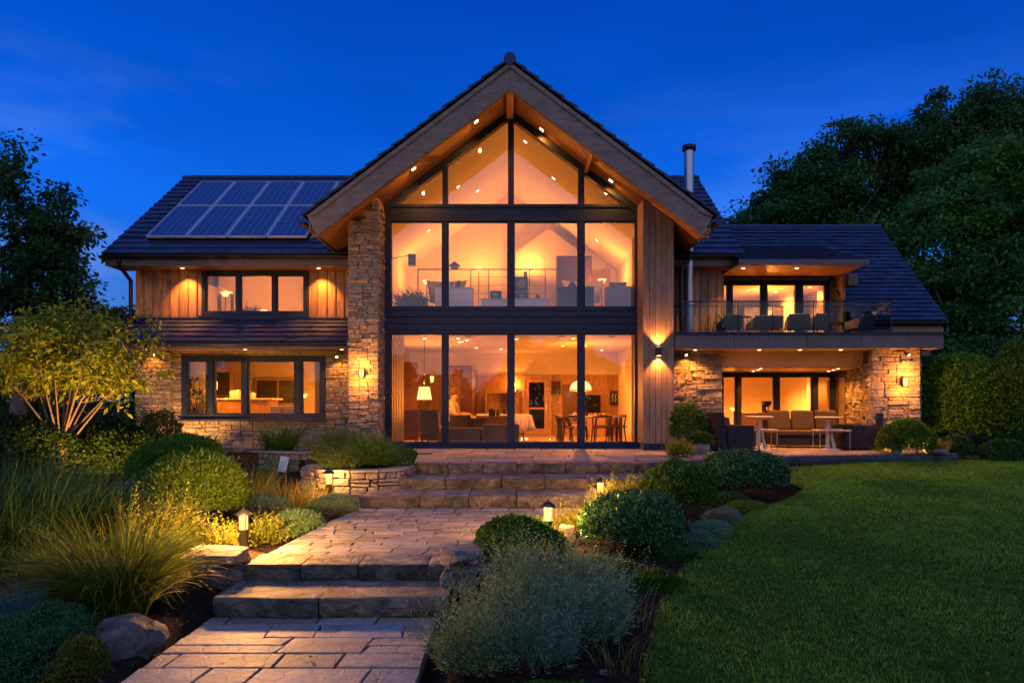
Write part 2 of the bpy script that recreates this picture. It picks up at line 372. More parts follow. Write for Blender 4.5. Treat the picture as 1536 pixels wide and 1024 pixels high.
# front edge of the terrace
TE=[(-1.6,10.85),(2.2,10.88),(3.1,11.5),(4.0,11.95),(5.0,12.35),(6.5,12.72),(8.45,12.97),(8.75,13.2)]
def TY(x): return float(np.interp(x,[p[0] for p in TE],[p[1] for p in TE]))
def lawn():
    ys=np.concatenate([np.arange(-6,14,.2),[16,20,30,50,90]]); V=[];F=[]; n=24
    for j,y in enumerate(ys):
        e=EDGEV(y)+.04*math.sin(y*3.1)
        for k in range(n):
            t=k/(n-1); x=e+(26-e)*t**1.6
            if y>12.3: x=max(x,4.4)
            V.append((x,y,gh(y)+.022+.012*math.sin(x*2.3)*math.sin(y*1.9)))
        if j:
            for k in range(n-1):
                a=(j-1)*n+k; F.append((a,a+1,a+n+1,a+n))
    V=np.array(V); tag(np_mesh('lawn_ground',V,np.array(F),np.ones((len(V),3)),M_lawn,smooth=True),kind='structure')
ground(); lawn()

# ------------------------------------------------------------------ masonry and tiles
def tone(base=1,v=.25,warm=.08):
    k=base*(1+rnd.uniform(-v,v)); w=rnd.uniform(-warm,warm)
    return (k*(1+w),k,k*(1-w*1.3))
def stones(mb, o, u, n, length, z0, z1, rh=(.045,.12), rl=(.13,.42), depth=.036, zt=None, back=.12, wild=1.0, gap=.007):
    """a face of stacked rubble: o origin, u along, n outward (unit, horizontal)"""
    o=Vector(o); u=Vector(u).normalized(); n=Vector(n).normalized(); z=z0; flip=u.cross(n).z>0
    def P(ss,dd,zz): q=o+u*ss+n*dd; return (q.x,q.y,zz)
    while z<z1-.01:
        hb=min(rnd.uniform(.16,.38),z1-z)
        if z1-z-hb<.08: hb=z1-z
        s=0.
        while s<length-.01:
            cw=rnd.uniform(.22,.75); e=min(s+cw,length)
            if length-e<.12: e=length
            hs=[]; 
            while sum(hs)<hb: hs.append(rnd.uniform(*rh))
            k=hb/sum(hs); hs=[h*k for h in hs]; zz=z
            for h in hs:
                x=s; c0=s
                while x<e-.005:
                    l=rnd.uniform(*rl)*(1.25 if h<.075 else .9); q=min(x+l,e)
                    if e-q<.07: q=e
                    top=z1+1 if zt is None else min(zt(x),zt(q))
                    if zz+h<=top and q-x>.015:
                        d=rnd.uniform(0,1)**.8*depth; mb.cur=tone(1.0,.25,.12); g=gap*.5
                        j=lambda k=.007: rnd.uniform(-k,k)*wild
                        zb,zu=zz+g,zz+h-g
                        pts=[P(x+g+abs(j()),d+j(.010),zb+j()),P(q-g-abs(j()),d+j(.010),zb+j()),P(q-g,-back,zb),P(x+g,-back,zb),
                             P(x+g+abs(j()),d+j(.014),zu+j()),P(q-g-abs(j()),d+j(.014),zu+j()),P(q-g,-back,zu),P(x+g,-back,zu)]
                        if flip: pts=[pts[i] for i in (1,0,3,2,5,4,7,6)]
                        mb.hexa(pts)
                    x=q
                zz+=h
            s=e
        z+=hb
    mb.cur=(1,1,1)
def tiles(mb, O, u, v, W, L, tw=.30, g=.275, th=.028, clip=None, base=True):
    O=Vector(O); u=Vector(u).normalized(); v=Vector(v).normalized(); n=u.cross(v).normalized()
    if n.z<0: n=-n
    rows=int(round(L/g)); g=L/rows
    for r in range(rows):
        off=(r%2)*tw*.5; s=-off
        rj=rnd.uniform(-.004,.004)
        while s<W-.01:
            a=max(s,0)+.003; e=min(s+tw,W)-.003
            if e-a>.03 and (clip is None or clip((a+e)/2,(r+.5)*g)):
                mb.cur=tone(1,.16,.04); j=rnd.uniform(-.006,.006)+rj
                lo=r*g-.02+rnd.uniform(-.006,.006); hi=min((r+1)*g+.03,L+.02)
                def P(ss,t,d): q=O+u*ss+v*t+n*d; return tuple(q)
                pts=[P(a,lo,.030+j),P(e,lo,.030+j+rnd.uniform(-.003,.003)),P(e,hi,.004),P(a,hi,.004),
                     P(a,lo,.030+th+j),P(e,lo,.030+th+j+rnd.uniform(-.003,.003)),P(e,hi,.004+th*.6),P(a,hi,.004+th*.6)]
                mb.hexa(pts)
            s+=tw
    mb.cur=(1,1,1)
def boards_v(mb, x0,x1,y,z0,z1, w=.17, zt=None, zb=None, depth=.02, bat=True, v=.16):
    x=x0
    while x<x1-.01:
        e=min(x+w*rnd.uniform(.96,1.04),x1)
        if x1-e<.05: e=x1
        t0=z1 if zt is None else zt(x); t1=z1 if zt is None else zt(e)
        mb.cur=tone(1,v*1.7,.08); yy=y-rnd.uniform(0,.006)
        mb.hexa([(x+.003,yy,z0),(e-.003,yy,z0),(e-.003,y+depth,z0),(x+.003,y+depth,z0),(x+.003,yy,t0),(e-.003,yy,t1),(e-.003,y+depth,t1),(x+.003,y+depth,t0)])
        if bat and e<x1-.02:
            b=.016; mb.cur=tone(.62,.12,.03); tb=min(t0,t1)-.0
            mb.box(e-b,e+b,y-.026,y-.004,z0,(z1 if zt is None else zt(e)-.02))
        x=e
    mb.cur=(1,1,1)

# ------------------------------------------------------------------ the house
house=thing('house','large stone and timber house with tall glazed gable between two slate roofed wings','house',(0,14.5,0))
def part(mb,name,m,parent=None,**k): return mb.build(name,m,parent or house,**k)
def downlight(x,y,z,e=12,ang=110,parent=None,r=.038,name='downlight',lens=None,down=(0,0,-1),blend=.7,col=WARM):
    mb=MB(); mb.lathe([(r*1.45,-.006),(r*1.45,.010)],(x,y,z),14)
    o=part(mb,name,M_white,parent)
    ml=MB(); ml.lathe([(.0001,-.012),(r*.7,-.012),(r,-.0065)],(x,y,z),14); ml.build('lens',lens or E_lens,o)
    if e: spot((x,y,z-.03),down,e,ang,blend,col)
    return o
SL=.755; RZ=7.42; RX=-.04
def zs(x): return 7.15-SL*abs(x-RX)        # soffit plane of the gable
# main gable roof
YB=13.0; YBK=22.5
for sgn in(-1,1):
    ux=(-1 if sgn<0 else 1)
    O=Vector((RX+sgn*3.92,YB-.05,RZ-SL*3.92+.05)); v=Vector((-sgn,0,SL)).normalized(); Ls=3.90*math.hypot(1,SL)+.02
    mb=MB(); tiles(mb,O,(0,1,0),v,YBK-YB,Ls,tw=.33,g=.30,th=.045)
    r=part(mb,'main_roof',M_tile)
    # deck under the tiles and soffit boards
    mb=MB(); mb.prism([(RX+sgn*3.86,RZ-SL*3.86),(RX+sgn*3.86,RZ-SL*3.86-.06),(RX,RZ-.06),(RX,RZ)][::(1 if sgn<0 else -1)],YB+.03,YBK)
    mb.build('roof_deck',M_black,r)
    mb=MB(); nb=22
    for i in range(nb):   # soffit boards run front to back... laid along the slope
        y0=YB+.075+(2.6/nb)*i; y1=y0+2.6/nb-.006; mb.cur=tone(1,.10,.05)
        xa=RX+sgn*3.80; pts=[(xa,zs(xa)),(RX+sgn*.02,zs(RX)),(RX+sgn*.02,zs(RX)+.03),(xa,zs(xa)+.03)]
        mb.prism(pts if sgn<0 else pts[::-1],y0,y1)
    part(mb,'soffit',M_soffit)
    # barge board in two layers
    def bl(off0,off1,y0,y1,xe,m,name):
        mb=MB(); mb.cur=tone(1,.05,.03)
        t=lambda x,o: RZ-SL*abs(x-RX)-o
        xt=RX+sgn*(xe+.18); xb=RX+sgn*xe
        pts=[(RX,t(RX,off1)),(RX,t(RX,off0)),(xt,t(xt,off0)),(xb,t(xb,off1))]
        mb.prism(pts if sgn>0 else pts[::-1],y0,y1); return part(mb,name,m,bevel=.006)
    bl(.0,.50,YB,YB+.06,3.68,M_barge,'barge_board')
    bl(-.015,.09,YB-.03,YB-.001,3.70,M_barge,'barge_trim')
    bl(.40,.50,YB+.062,YB+.12,3.66,M_barge,'barge_lining')
    # eave gutter along the side
    mb=MB(); xg=RX+sgn*3.96; zg=RZ-SL*3.96-.02
    prof=[(.07*math.cos(a),.06*math.sin(a)) for a in [math.pi*(1+i/8) for i in range(9)]]
    poly=[(xg+p[0],zg+p[1]) for p in prof]+[(xg+.055,zg),(xg-.055,zg)][::1]
    mb.prism(poly,YB-.05,15.6); part(mb,'gutter',M_black)
    mb=MB(); xe=RX+sgn*3.83; mb.box(xe-.015,xe+.015,YB+.07,15.6,zs(xe)-.02,zs(xe)+.20); part(mb,'eave_fascia',M_barge)
mb=MB()
for i in range(24):
    y0=YB-.06+i*.4; mb.tube([(RX,y0,RZ+.07),(RX,y0+.42,RZ+.075)],[.115,.125],12)
part(mb,'ridge_tiles',M_tile)
mb=MB(); mb.box(RX-.075,RX+.075,YB+.125,14.5,zs(RX)-.20,zs(RX)-.0); part(mb,'ridge_beam',M_soffit,bevel=.008)
for sgn in(1,):
    for xx in (1.62,):
        mb=MB()
        xa=RX+sgn*xx; mb.obox((xa,13.8,zs(xa)-.07),(.07,1.35,.13),Matrix.Rotation(sgn*math.atan(SL),3,'Y'))
        part(mb,'purlin',M_soffit,bevel=.006)

# stone pier on the left and timber fin on the right of the glazing
mb=MB()
px0,px1=-3.32,-2.70
def ztp(s): return zs(px0+s)-.01
mb.box(px0+.03,px1-.03,13.86,15.6,-.5,zs(px0)-.02)
stones(mb,(px0,13.83,0),(1,0,0),(0,-1,0),px1-px0,-.42,zs(px1)-.0,rl=(.12,.34),zt=lambda s: zs(px0+min(max(s,0),.62)),depth=.036)
stones(mb,(px1-.02,13.83,0),(0,1,0),(1,0,0),.67,-.1,zs(px1)-.02,rl=(.12,.3),depth=.04)
stones(mb,(px0+.02,13.83,0),(0,1,0),(-1,0,0),1.6,-.3,zs(px0)-.02,rl=(.12,.34),depth=.04)
part(mb,'stone_pier',M_stone,bevel=.006)
mb=MB(); fx0,fx1=2.66,3.27
boards_v(mb,fx0,fx1,13.8,.14,zs(fx0),w=.122,zt=lambda x: zs(x)-.005,bat=False,v=.07)
mb.cur=tone(.9); mb.box(fx0-.012,fx0+.03,13.79,14.46,.14,zs(fx0)-.03); mb.box(fx0+.03,fx1-.02,13.83,15.28,.0,zs(fx1)-.03)
mb.cur=(1,1,1)
for i in range(9): mb.box(fx1-.02,fx1+.004,13.80+i*.165,13.957+i*.165,.14,zs(fx1)-.03)
part(mb,'timber_fin',M_fin,bevel=.003)
mb=MB(); mb.box(fx0+.01,fx1-.01,13.82,13.9,.0,.135); part(mb,'fin_plinth',M_frame)
# ---- glazed gable
YG=14.5
gw=MB(); gy0,gy1=YG-.07,YG+.07
xL,xR=X(578,YG),X(960,YG)
V=[(xL,X(586.5,YG)),(X(664,YG),X(672,YG)),(X(762,YG),X(771,YG)),(X(867,YG),X(876,YG)),(X(953,YG),xR)]
zb0,zb1=Z(672,YG),Z(663.5,YG)     # bottom rail
zh0,zh1=Z(501,YG),Z(496,YG)       # lower head
zu0,zu1=Z(466,YG),Z(461,YG)       # upper sill
zt0,zt1=Z(333,YG),Z(327.5,YG)     # upper head
zc0,zc1=Z(312,YG),Z(307.5,YG)     # gable sill
zr=lambda x: zs(x)-.17
def gbox(x0,x1,z0,z1,dy=0): gw.box(x0,x1,gy0+dy,gy1-dy,z0,z1)
for i,(a,b) in enumerate(V):
    gbox(a,b,zb1,zh0); gbox(a,b,zu1,zt0)
for (a,b) in V[1:4]:
    gw.prism([(a,zc1),(b,zc1),(b,zr(b)+.06),((a+b)/2,max(zr(a),zr(b),zr((a+b)/2))+.06),(a,zr(a)+.06)],gy0,gy1)
gw.box(xL,xR,gy0-.012,gy1+.01,0,zb1); gw.box(xL,xR,gy0-.008,gy1+.008,zh0,zh1); gw.box(xL,xR,gy0-.008,gy1+.008,zu0,zu1); gw.box(xL,xR,gy0-.008,gy1+.008,zt0,zt1); gw.box(xL,xR,gy0-.008,gy1+.008,zc0,zc1)
gw.box(xL,xR,gy0+.02,gy1,zt1,zc0)
for sgn in(-1,1):
    xe=xL if sgn<0 else xR
    zcut=zc1
    p=[(RX,zr(RX)),(xe,zr(xe)),(xe,zs(xe)),(RX,zs(RX))]
    gw.prism(p[::-1] if sgn<0 else p,gy0-.02,gy1+.02)
for i in range(4):
    a=V[i][1]; b=V[i+1][0]
    for (z0,z1) in((zb1,zh0),(zu1,zt0)):   # inner sash lines
        gw.box(a,a+.018,YG-.045,YG+.045,z0,z1); gw.box(b-.018,b,YG-.045,YG+.045,z0,z1)
        gw.box(a,b,YG-.045,YG+.045,z0,z0+.02); gw.box(a,b,YG-.045,YG+.045,z1-.018,z1)
gwo=part(gw,'gable_window',M_frame,bevel=.004)
for i in range(4):
    a=V[i][1]; b=V[i+1][0]
    for (z0,z1) in((zb1,zh0),(zu1,zt0)):
        mb=MB(); mb.box(a+.017,b-.017,YG-.008,YG+.008,z0+.019,z1-.017); mb.build('pane',M_glass,gwo)
    # raked panes
    pts=[(a,zc1)]
    xa=a if i else X(596,YG); 
    pa,pb=zr(a),zr(b)
    poly=[(a,zc1),(b,zc1),(b,max(zr(b)+.02,zc1)),(a,max(zr(a)+.02,zc1))]
    if i==0:
        x0=RX-(7.15-.17-zc1)/SL; poly=[(x0,zc1),(b,zc1),(b,zr(b)+.02)]
    if i==3:
        x0=RX+(7.15-.17-zc1)/SL; poly=[(a,zc1),(x0,zc1),(a,zr(a)+.02)]
    mb=MB(); mb.prism(poly,YG-.008,YG+.008); mb.build('pane',M_glass,gwo)
mb=MB()
n=3; hh=(zu0-zh1)/n
for i in range(n): mb.box(xL,xR,YG-.075,YG+.05,zh1+i*hh+.006,zh1+(i+1)*hh-.006)
mb.box(xL,xR,YG-.05,YG+.12,zh1,zu0); part(mb,'spandrel_boards',M_frame,bevel=.004)
mb=MB(); mb.box(X(864,YG),X(880,YG),YG-.09,YG-.072,1.0,1.05)
# corner filler between glazing and roof outside the triangle
for sgn in(-1,1):
    pass
downs=[(-.72,13.75),(-1.98,13.75),(.62,14.2),(2.05,14.15)]
for (x,y) in downs:
    z=zs(x); sg=-1 if x<RX else 1
    mb=MB(); M3=Matrix.Rotation(sg*math.atan(SL),3,'Y')
    mb.obox((x,y,z-.004),(.13,.13,.016),M3); o=part(mb,'downlight',M_white)
    ml=MB(); ml.obox((x,y,z-.014),(.085,.085,.012),M3); ml.build('lens',E_lens,o)
    spot((x,y,z-.05),(0,.25,-1),11,150,.8)

# ---- left wing
YW=15.5; WX0=-8.55
EV=dict(y=14.9,z=4.20); T=.77; YR=18.6; ZR=4.20+T*(YR-14.9)
def wing_roof(x0,x1,name):
    v=Vector((0,1,T)).normalized(); L=(YR-EV['y'])*math.hypot(1,T)
    mb=MB(); tiles(mb,(x0,EV['y'],EV['z']),(1,0,0),v,x1-x0,L,tw=.30,g=.27,th=.026)
    r=part(mb,name,M_tile)
    mb=MB(); mb.prism_x([(EV['y'],EV['z']-.02),(YR,ZR-.02),(YR,ZR+.012),(EV['y'],EV['z']+.012)],x0,x1)
    mb.prism_x([(YR,ZR-.02),(YR+3.7,ZR-.02-T*3.7),(YR+3.7,ZR+.05-T*3.7),(YR,ZR+.05)],x0,x1); mb.build('roof_deck',M_black,r)
    mb=MB(); k=int((x1-x0)/.45)
    for i in range(k): mb.tube([(x0+(x1-x0)*i/k,YR,ZR+.03),(x0+(x1-x0)*(i+1.03)/k,YR,ZR+.035)],[.075,.08],10)
    mb.build('ridge_tiles',M_tile,r)
    # fascia, gutter, soffit
    mb=MB(); mb.cur=(1,1,1); mb.box(x0+.05,x1-.02,14.93,14.96,3.96,4.17); part(mb,'fascia_board',M_fascia)
    mb=MB()
    prof=[(.065*math.cos(a),.06*math.sin(a)) for a in [math.pi*(1+i/8) for i in range(9)]]
    mb.prism_x([(14.86+p[0],4.16+p[1]) for p in prof][::-1],x0-.03,x1); part(mb,'gutter',M_black)
    mb=MB(); i=0
    while 14.965+i*.12<15.48:
        mb.cur=tone(1,.08,.03); mb.box(x0+.05,x1-.02,14.965+i*.12,14.965+i*.12+.115,3.965,3.985); i+=1
    part(mb,'eave_soffit',M_soffit)
    mb=MB(); xe=x0 if x0<0 else x1
    mb.prism_x([(14.9,4.0),(14.9,4.19),(YR,ZR),(YR,ZR-.22)],xe-.02,xe+.02); part(mb,'verge_board',M_fascia)
wing_roof(-8.95,-3.16,'wing_roof')
def hole_boards(mb,x0,x1,y,z0,z1,hx0,hx1,hz0,hz1,w=.17):
    boards_v(mb,x0,hx0,y,z0,z1,w); boards_v(mb,hx1,x1,y,z0,z1,w)
    if hz0-z0>.02: boards_v(mb,hx0,hx1,y,z0,hz0,w)
    if z1-hz1>.02: boards_v(mb,hx0,hx1,y,hz1,z1,w)
UW=(X(304,YW),X(463,YW),Z(474,YW),Z(407,YW))
mb=MB(); hole_boards(mb,WX0,-3.30,YW,2.80,3.965,*UW,w=.20)
mb.cur=(.8,.8,.8)
mb.box(WX0+.01,UW[0]-.001,YW+.022,YW+.12,2.6,4.2); mb.box(UW[1],-3.3,YW+.022,YW+.12,2.6,4.2); mb.box(UW[0],UW[1],YW+.022,YW+.12,2.6,UW[2]); mb.box(UW[0],UW[1],YW+.022,YW+.12,UW[3],4.2)
mb.box(WX0,WX0+.1,YW+.12,21.5,2.6,4.2)
mb.prism_x([(YW,4.15),(21.6,4.15),(YR,ZR-.1)],WX0,WX0+.09)
part(mb,'timber_wall',M_wood,bevel=.003)
def window(x0,x1,z0,z1,Y,mull,fw=.07,depth=.10,rails=(),sash=.028,m=None,label=None,sill=True,name='window',dy=0):
    m=m or M_frame
    f=MB(); y0,y1=Y-depth/2+dy,Y+depth/2+dy
    f.box(x0,x0+fw,y0,y1,z0,z1); f.box(x1-fw,x1,y0,y1,z0,z1); f.box(x0+fw,x1-fw,y0,y1,z0,z0+fw); f.box(x0+fw,x1-fw,y0,y1,z1-fw,z1)
    xs=[x0+fw]
    for a,b in mull: f.box(a,b,y0-.004,y1+.004,z0+fw,z1-fw); xs+= [a,b]
    xs.append(x1-fw); bays=[(xs[i],xs[i+1]) for i in range(0,len(xs),2)]
    for a,b in bays:
        for (p,q,r,s) in((a,a+sash,z0+fw,z1-fw),(b-sash,b,z0+fw,z1-fw),(a+sash,b-sash,z0+fw,z0+fw+sash),(a+sash,b-sash,z1-fw-sash,z1-fw)):
            f.box(p,q,y0+.02,y1-.02,r,s)
    o=part(f,name,m,bevel=.003)
    if label: o['label']=label
    for a,b in bays:
        g=MB(); g.box(a+sash-.002,b-sash+.002,(y0+y1)/2-.006,(y0+y1)/2+.006,z0+fw+sash-.002,z1-fw-sash+.002); g.build('pane',M_glass,o)
    if sill:
        s=MB(); s.box(x0-.04,x1+.04,y0-.09,y0+.02,z0-.045,z0-.002); s.build('sill',m,o,bevel=.004)
    return o
window(*UW[:2],*UW[2:],YW+.0,[(X(356,YW),X(361,YW)),(X(410,YW),X(415,YW))],fw=.085,depth=.12)
for px in(272,477): downlight(X(px,15.15),15.2,3.963,34,88,down=(0,.35,-1))
# skirt roof over the ground floor
mb=MB(); v=Vector((0,15.46-14.55,2.84-2.26)).normalized(); L=math.hypot(15.46-14.55,2.84-2.26)
tiles(mb,(-8.42,14.55,2.26),(1,0,0),v,8.42-3.36,L,tw=.30,g=.20,th=.034); sk=part(mb,'skirt_roof',M_tile)
mb=MB(); mb.prism_x([(14.55,2.22),(15.5,2.22),(15.5,2.85),(15.46,2.85),(14.55,2.27)],-8.42,-3.34); mb.build('roof_deck',M_black,sk)
mb=MB(); mb.box(-8.40,-3.33,15.36,15.47,2.84,2.885); mb.box(-3.345,-3.325,14.5,15.5,2.2,2.87); part(mb,'lead_flashing',M_steel if False else M_frame,bevel=.005)
mb=MB(); mb.box(-8.44,-3.33,14.525,14.55,2.10,2.175); part(mb,'skirt_fascia',M_fascia,bevel=.004)
mb=MB(); mb.box(-8.45,-3.33,14.46,14.55,2.18,2.245); part(mb,'gutter',M_black,bevel=.012)
mb=MB()
for i in range(5): mb.cur=tone(1,.08,.03); mb.box(-8.40,-3.34,14.552+i*.135,14.552+i*.135+.13,2.125,2.14)
part(mb,'skirt_soffit',M_soffit)
for px,e in((216,4),(367,5),(512,7)): downlight(X(px,14.75),14.78,2.123,e,110,down=(0,.3,-1))
# lower stone wall
YL=15.2; LW=(X(273,YL),X(488,YL),Z(628,YL),Z(534,YL)); SX0=X(209,YL)
mb=MB()
o=lambda x,z: (x,YL,z)
def stonebox(x0,x1,z0,z1):
    stones(mb,(x0,YL,0),(1,0,0),(0,-1,0),x1-x0,z0,z1,rl=(.15,.45)); mb.cur=(.35,.3,.26); mb.box(x0+.01,x1-.01,YL+.02,YL+.22,z0,z1); mb.cur=(1,1,1)
stonebox(SX0+.75,LW[0],-.45,2.12); stonebox(LW[1],-3.3,-.45,2.12); stonebox(LW[0],LW[1],-.45,LW[2]-.03)
mb.box(LW[0],LW[1],YL-.01,YL+.2,LW[3],2.125)
part(mb,'stone_wall',M_stone,bevel=.006)
mb=MB(); stones(mb,(SX0,YL-.16,0),(1,0,0),(0,-1,0),.77,-.45,2.12,rl=(.15,.42)); stones(mb,(SX0+.75,YL-.16,0),(0,1,0),(1,0,0),.17,-.45,2.12,rl=(.15,.2)); mb.cur=(.35,.3,.26)
mb.box(SX0+.02,SX0+.74,YL-.13,YL+.2,-.5,2.12); mb.box(SX0+.02,SX0+.12,YL+.2,21.5,-.5,2.6)
part(mb,'stone_buttress',M_stone,bevel=.006)
mb=MB(); stones(mb,(X(186,16.6),16.6,0),(1,0,0),(0,-1,0),.5,-.45,Z(600,16.6),rl=(.15,.42)); mb.cur=(.35,.3,.26); mb.box(X(186,16.6)+.01,X(186,16.6)+.49,16.62,16.9,-.5,Z(601,16.6)); part(mb,'low_side_wall',M_stone,bevel=.006)
window(*LW[:2],*LW[2:],YL+.03,[(X(313,YL),X(321,YL)),(X(364,YL),X(372,YL)),(X(443,YL),X(452,YL))],fw=.10,depth=.14)
# downpipe left
mb=MB(); mb.tube([(X(180,14.95),14.9,4.12),(X(180,14.95),14.95,3.95),(WX0-.06,15.42,3.72),(WX0-.06,15.42,2.85)],.045,8); part(mb,'downpipe',M_black)
# solar panels: four columns by two rows and one more in the upper row
nrm=Vector((0,-T,1)).normalized(); vv=Vector((0,1,T)).normalized()
def solar(i,row):
    w=.885; h=1.80 if row==0 else 1.66
    x0=-8.20+i*(w+.02); s0=.60 if row==0 else .60+1.80+.02
    base=Vector((x0,EV['y'],EV['z']))+vv*s0+nrm*.14
    M3=Matrix(((1,0,0),(0,vv.y,nrm.y),(0,vv.z,nrm.z)))
    c=base+Vector((w/2,0,0))+vv*h/2
    f=MB()
    for dx in(-w/2+.0125,w/2-.0125): f.obox(c+Vector((dx,0,0)),(.025,h,.045),M3)
    for dv in(-h/2+.0125,h/2-.0125): f.obox(c+vv*dv,(w-.05,.025,.045),M3)
    o=part(f,'solar_panel',M_alu)
    g=MB(); g.obox(c+nrm*-.004,(w-.05,h-.05,.03),M3); g.build('solar_cells',M_solar,o)
    b=MB()
    for dv in(-h*.3,h*.3): b.obox(c+vv*dv-nrm*.075,(w*.98,.04,.06),M3)
    b.obox(c-vv*(h/2-.05)-nrm*.07,(w*.98,.03,.08),M3)
    b.build('mounting_rail',M_black,o)
M_alu=pm('aluminium_frame',(.34,.38,.46),.45,metal=.0)
def solar_mat():
    m=bpy.data.materials.new('solar_cells'); m.use_nodes=True; t=m.node_tree; L=t.links.new; b=t.nodes['Principled BSDF']
    tc=N('ShaderNodeTexCoord',t); sx=N('ShaderNodeSeparateXYZ',t); L(tc.outputs['Object'],sx.inputs[0])
    def grid(sock,per,w):
        d=N('ShaderNodeMath',t,operation='DIVIDE'); d.inputs[1].default_value=per; L(sock,d.inputs[0])
        f=N('ShaderNodeMath',t,operation='FRACT'); L(d.outputs[0],f.inputs[0])
        c=N('ShaderNodeMath',t,operation='LESS_THAN'); c.inputs[1].default_value=w; L(f.outputs[0],c.inputs[0]); return c.outputs[0]
    a=grid(sx.outputs['X'],.1508,.045); c=grid(sx.outputs['Y'],.118,.05); a2=grid(sx.outputs['X'],.0503,.05)
    mx=N('ShaderNodeMath',t,operation='MAXIMUM'); L(a,mx.inputs[0]); L(c,mx.inputs[1])
    h=N('ShaderNodeMath',t,operation='MULTIPLY'); L(a2,h.inputs[0]); h.inputs[1].default_value=.35
    m3=N('ShaderNodeMath',t,operation='MAXIMUM'); L(mx.outputs[0],m3.inputs[0]); L(h.outputs[0],m3.inputs[1])
    k=N('ShaderNodeMix',t,data_type='RGBA'); L(m3.outputs[0],k.inputs[0]); k.inputs[6].default_value=(.007,.036,.14,1); k.inputs[7].default_value=(.16,.26,.55,1)
    L(k.outputs[2],b.inputs['Base Color']); b.inputs['Roughness'].default_value=.22; b.inputs['Coat Weight'].default_value=.0; b.inputs['Specular IOR Level'].default_value=.12; b.inputs['Coat Roughness'].default_value=.08
    return m
M_solar=solar_mat()
for i in range(4):
    for r in range(2): solar(i,r)
solar(4,1)
# ---- right wing
wing_roof(3.16,5.07,'wing_roof')
mb=MB(); v=Vector((0,1,1)).normalized(); L=(17.4-14.7)*math.sqrt(2)
tiles(mb,(4.9,14.7,2.73),(1,0,0),v,9.37-4.9,L,tw=.22,g=.155,th=.020,clip=lambda u,w: not(u<2.52 and w<2.45)); r=part(mb,'catslide_roof',M_tile)
mb=MB()
mb.prism_x([(14.7,2.68),(17.4,5.38),(17.4,5.43),(14.7,2.735)],7.43,9.37); mb.prism_x([(16.5,4.48),(17.4,5.38),(17.4,5.43),(16.5,4.53)],4.9,7.43)
mb.prism_x([(17.4,5.38),(20.4,2.4),(20.4,2.45),(17.4,5.43)],4.9,9.37); mb.build('roof_deck',M_black,r)
mb=MB()
for i in range(10): mb.tube([(5.0+.437*i,17.4,5.44),(5.0+.437*(i+1)+.01,17.4,5.445)],[.065,.07],10)
mb.build('ridge_tiles',M_tile,r)
mb=MB(); mb.prism_x([(14.7,2.5),(14.7,2.73),(17.4,5.43),(17.4,5.2)],9.36,9.40); mb.prism_x([(14.75,2.2),(20,2.2),(20,2.4),(17.4,5.3),(14.75,2.65)],9.2,9.28); part(mb,'verge_board',M_fascia)
mb=MB(); mb.prism_x([(14.66+.06*math.cos(a),2.68+.055*math.sin(a)) for a in [math.pi*(2-i/8) for i in range(9)]],7.0,9.42); part(mb,'gutter',M_black)
mb=MB(); mb.box(7.5,9.3,14.72,14.76,2.36,2.68); mb.box(7.5,9.2,15.0,15.1,2.0,2.7); part(mb,'fascia_board',M_wood)
# dormer roof over the balcony
mb=MB(); v=Vector((0,16.7-14.25,4.75-3.93)).normalized(); L=math.hypot(2.45,.82)
tiles(mb,(4.78,14.25,3.93),(1,0,0),v,7.42-4.78,L,tw=.3,g=.25,th=.026); r=part(mb,'dormer_roof',M_tile)
mb=MB(); mb.prism_x([(14.25,3.90),(16.8,4.75),(16.8,4.5),(14.25,3.88)],4.78,7.40); mb.build('roof_deck',M_black,r)
mb=MB(); mb.box(4.72,7.43,14.20,14.24,3.83,3.95); mb.box(7.39,7.43,14.24,16.0,3.83,3.97); part(mb,'dormer_fascia',M_fascia,bevel=.003)
mb=MB(); mb.box(4.74,7.40,14.24,15.42,3.835,3.86); part(mb,'dormer_soffit',M_soffit2:=pm('dormer_soffit',(.55,.36,.20),.5,var=.1,nscale=3))
for px in(1115,1195): downlight(X(px,14.55),14.55,3.833,46,125)
# upper walls right
YU=15.3
mb=MB(); boards_v(mb,3.30,4.70,YU,2.40,3.965,w=.185); mb.box(3.3,4.7,YU+.022,YU+.12,2.3,4.2)
part(mb,'timber_wall',M_wood,bevel=.003)
x0,x1=X(1083,YU+.35),X(1243,YU+.35); YD=YU+.35
mb=MB(); mb.box(4.70,4.735,YU-.02,YD+.05,2.4,3.84); mb.box(x1,7.42,YD-.02,YD+.08,2.4,3.84); mb.box(4.7,7.42,YD-.02,YD+.08,Z(421,YD),3.836)
mb.box(7.36,7.43,YU-.1,YD-.02,2.4,3.84); mb.box(7.43,7.50,YU+.1,16.6,2.7,4.2)
part(mb,'timber_reveal',M_wood)
mb=MB(); mb.box(7.435,7.60,15.0,15.4,3.55,3.80); part(mb,'dormer_cheek',M_fascia)
window(4.74,x1,2.40,Z(421,YD),YD,[(X(1091.5,YD),X(1097,YD)),(X(1142,YD),X(1149,YD)),(X(1194,YD),X(1202,YD))],fw=.08,depth=.12,sill=False,name='balcony_door')
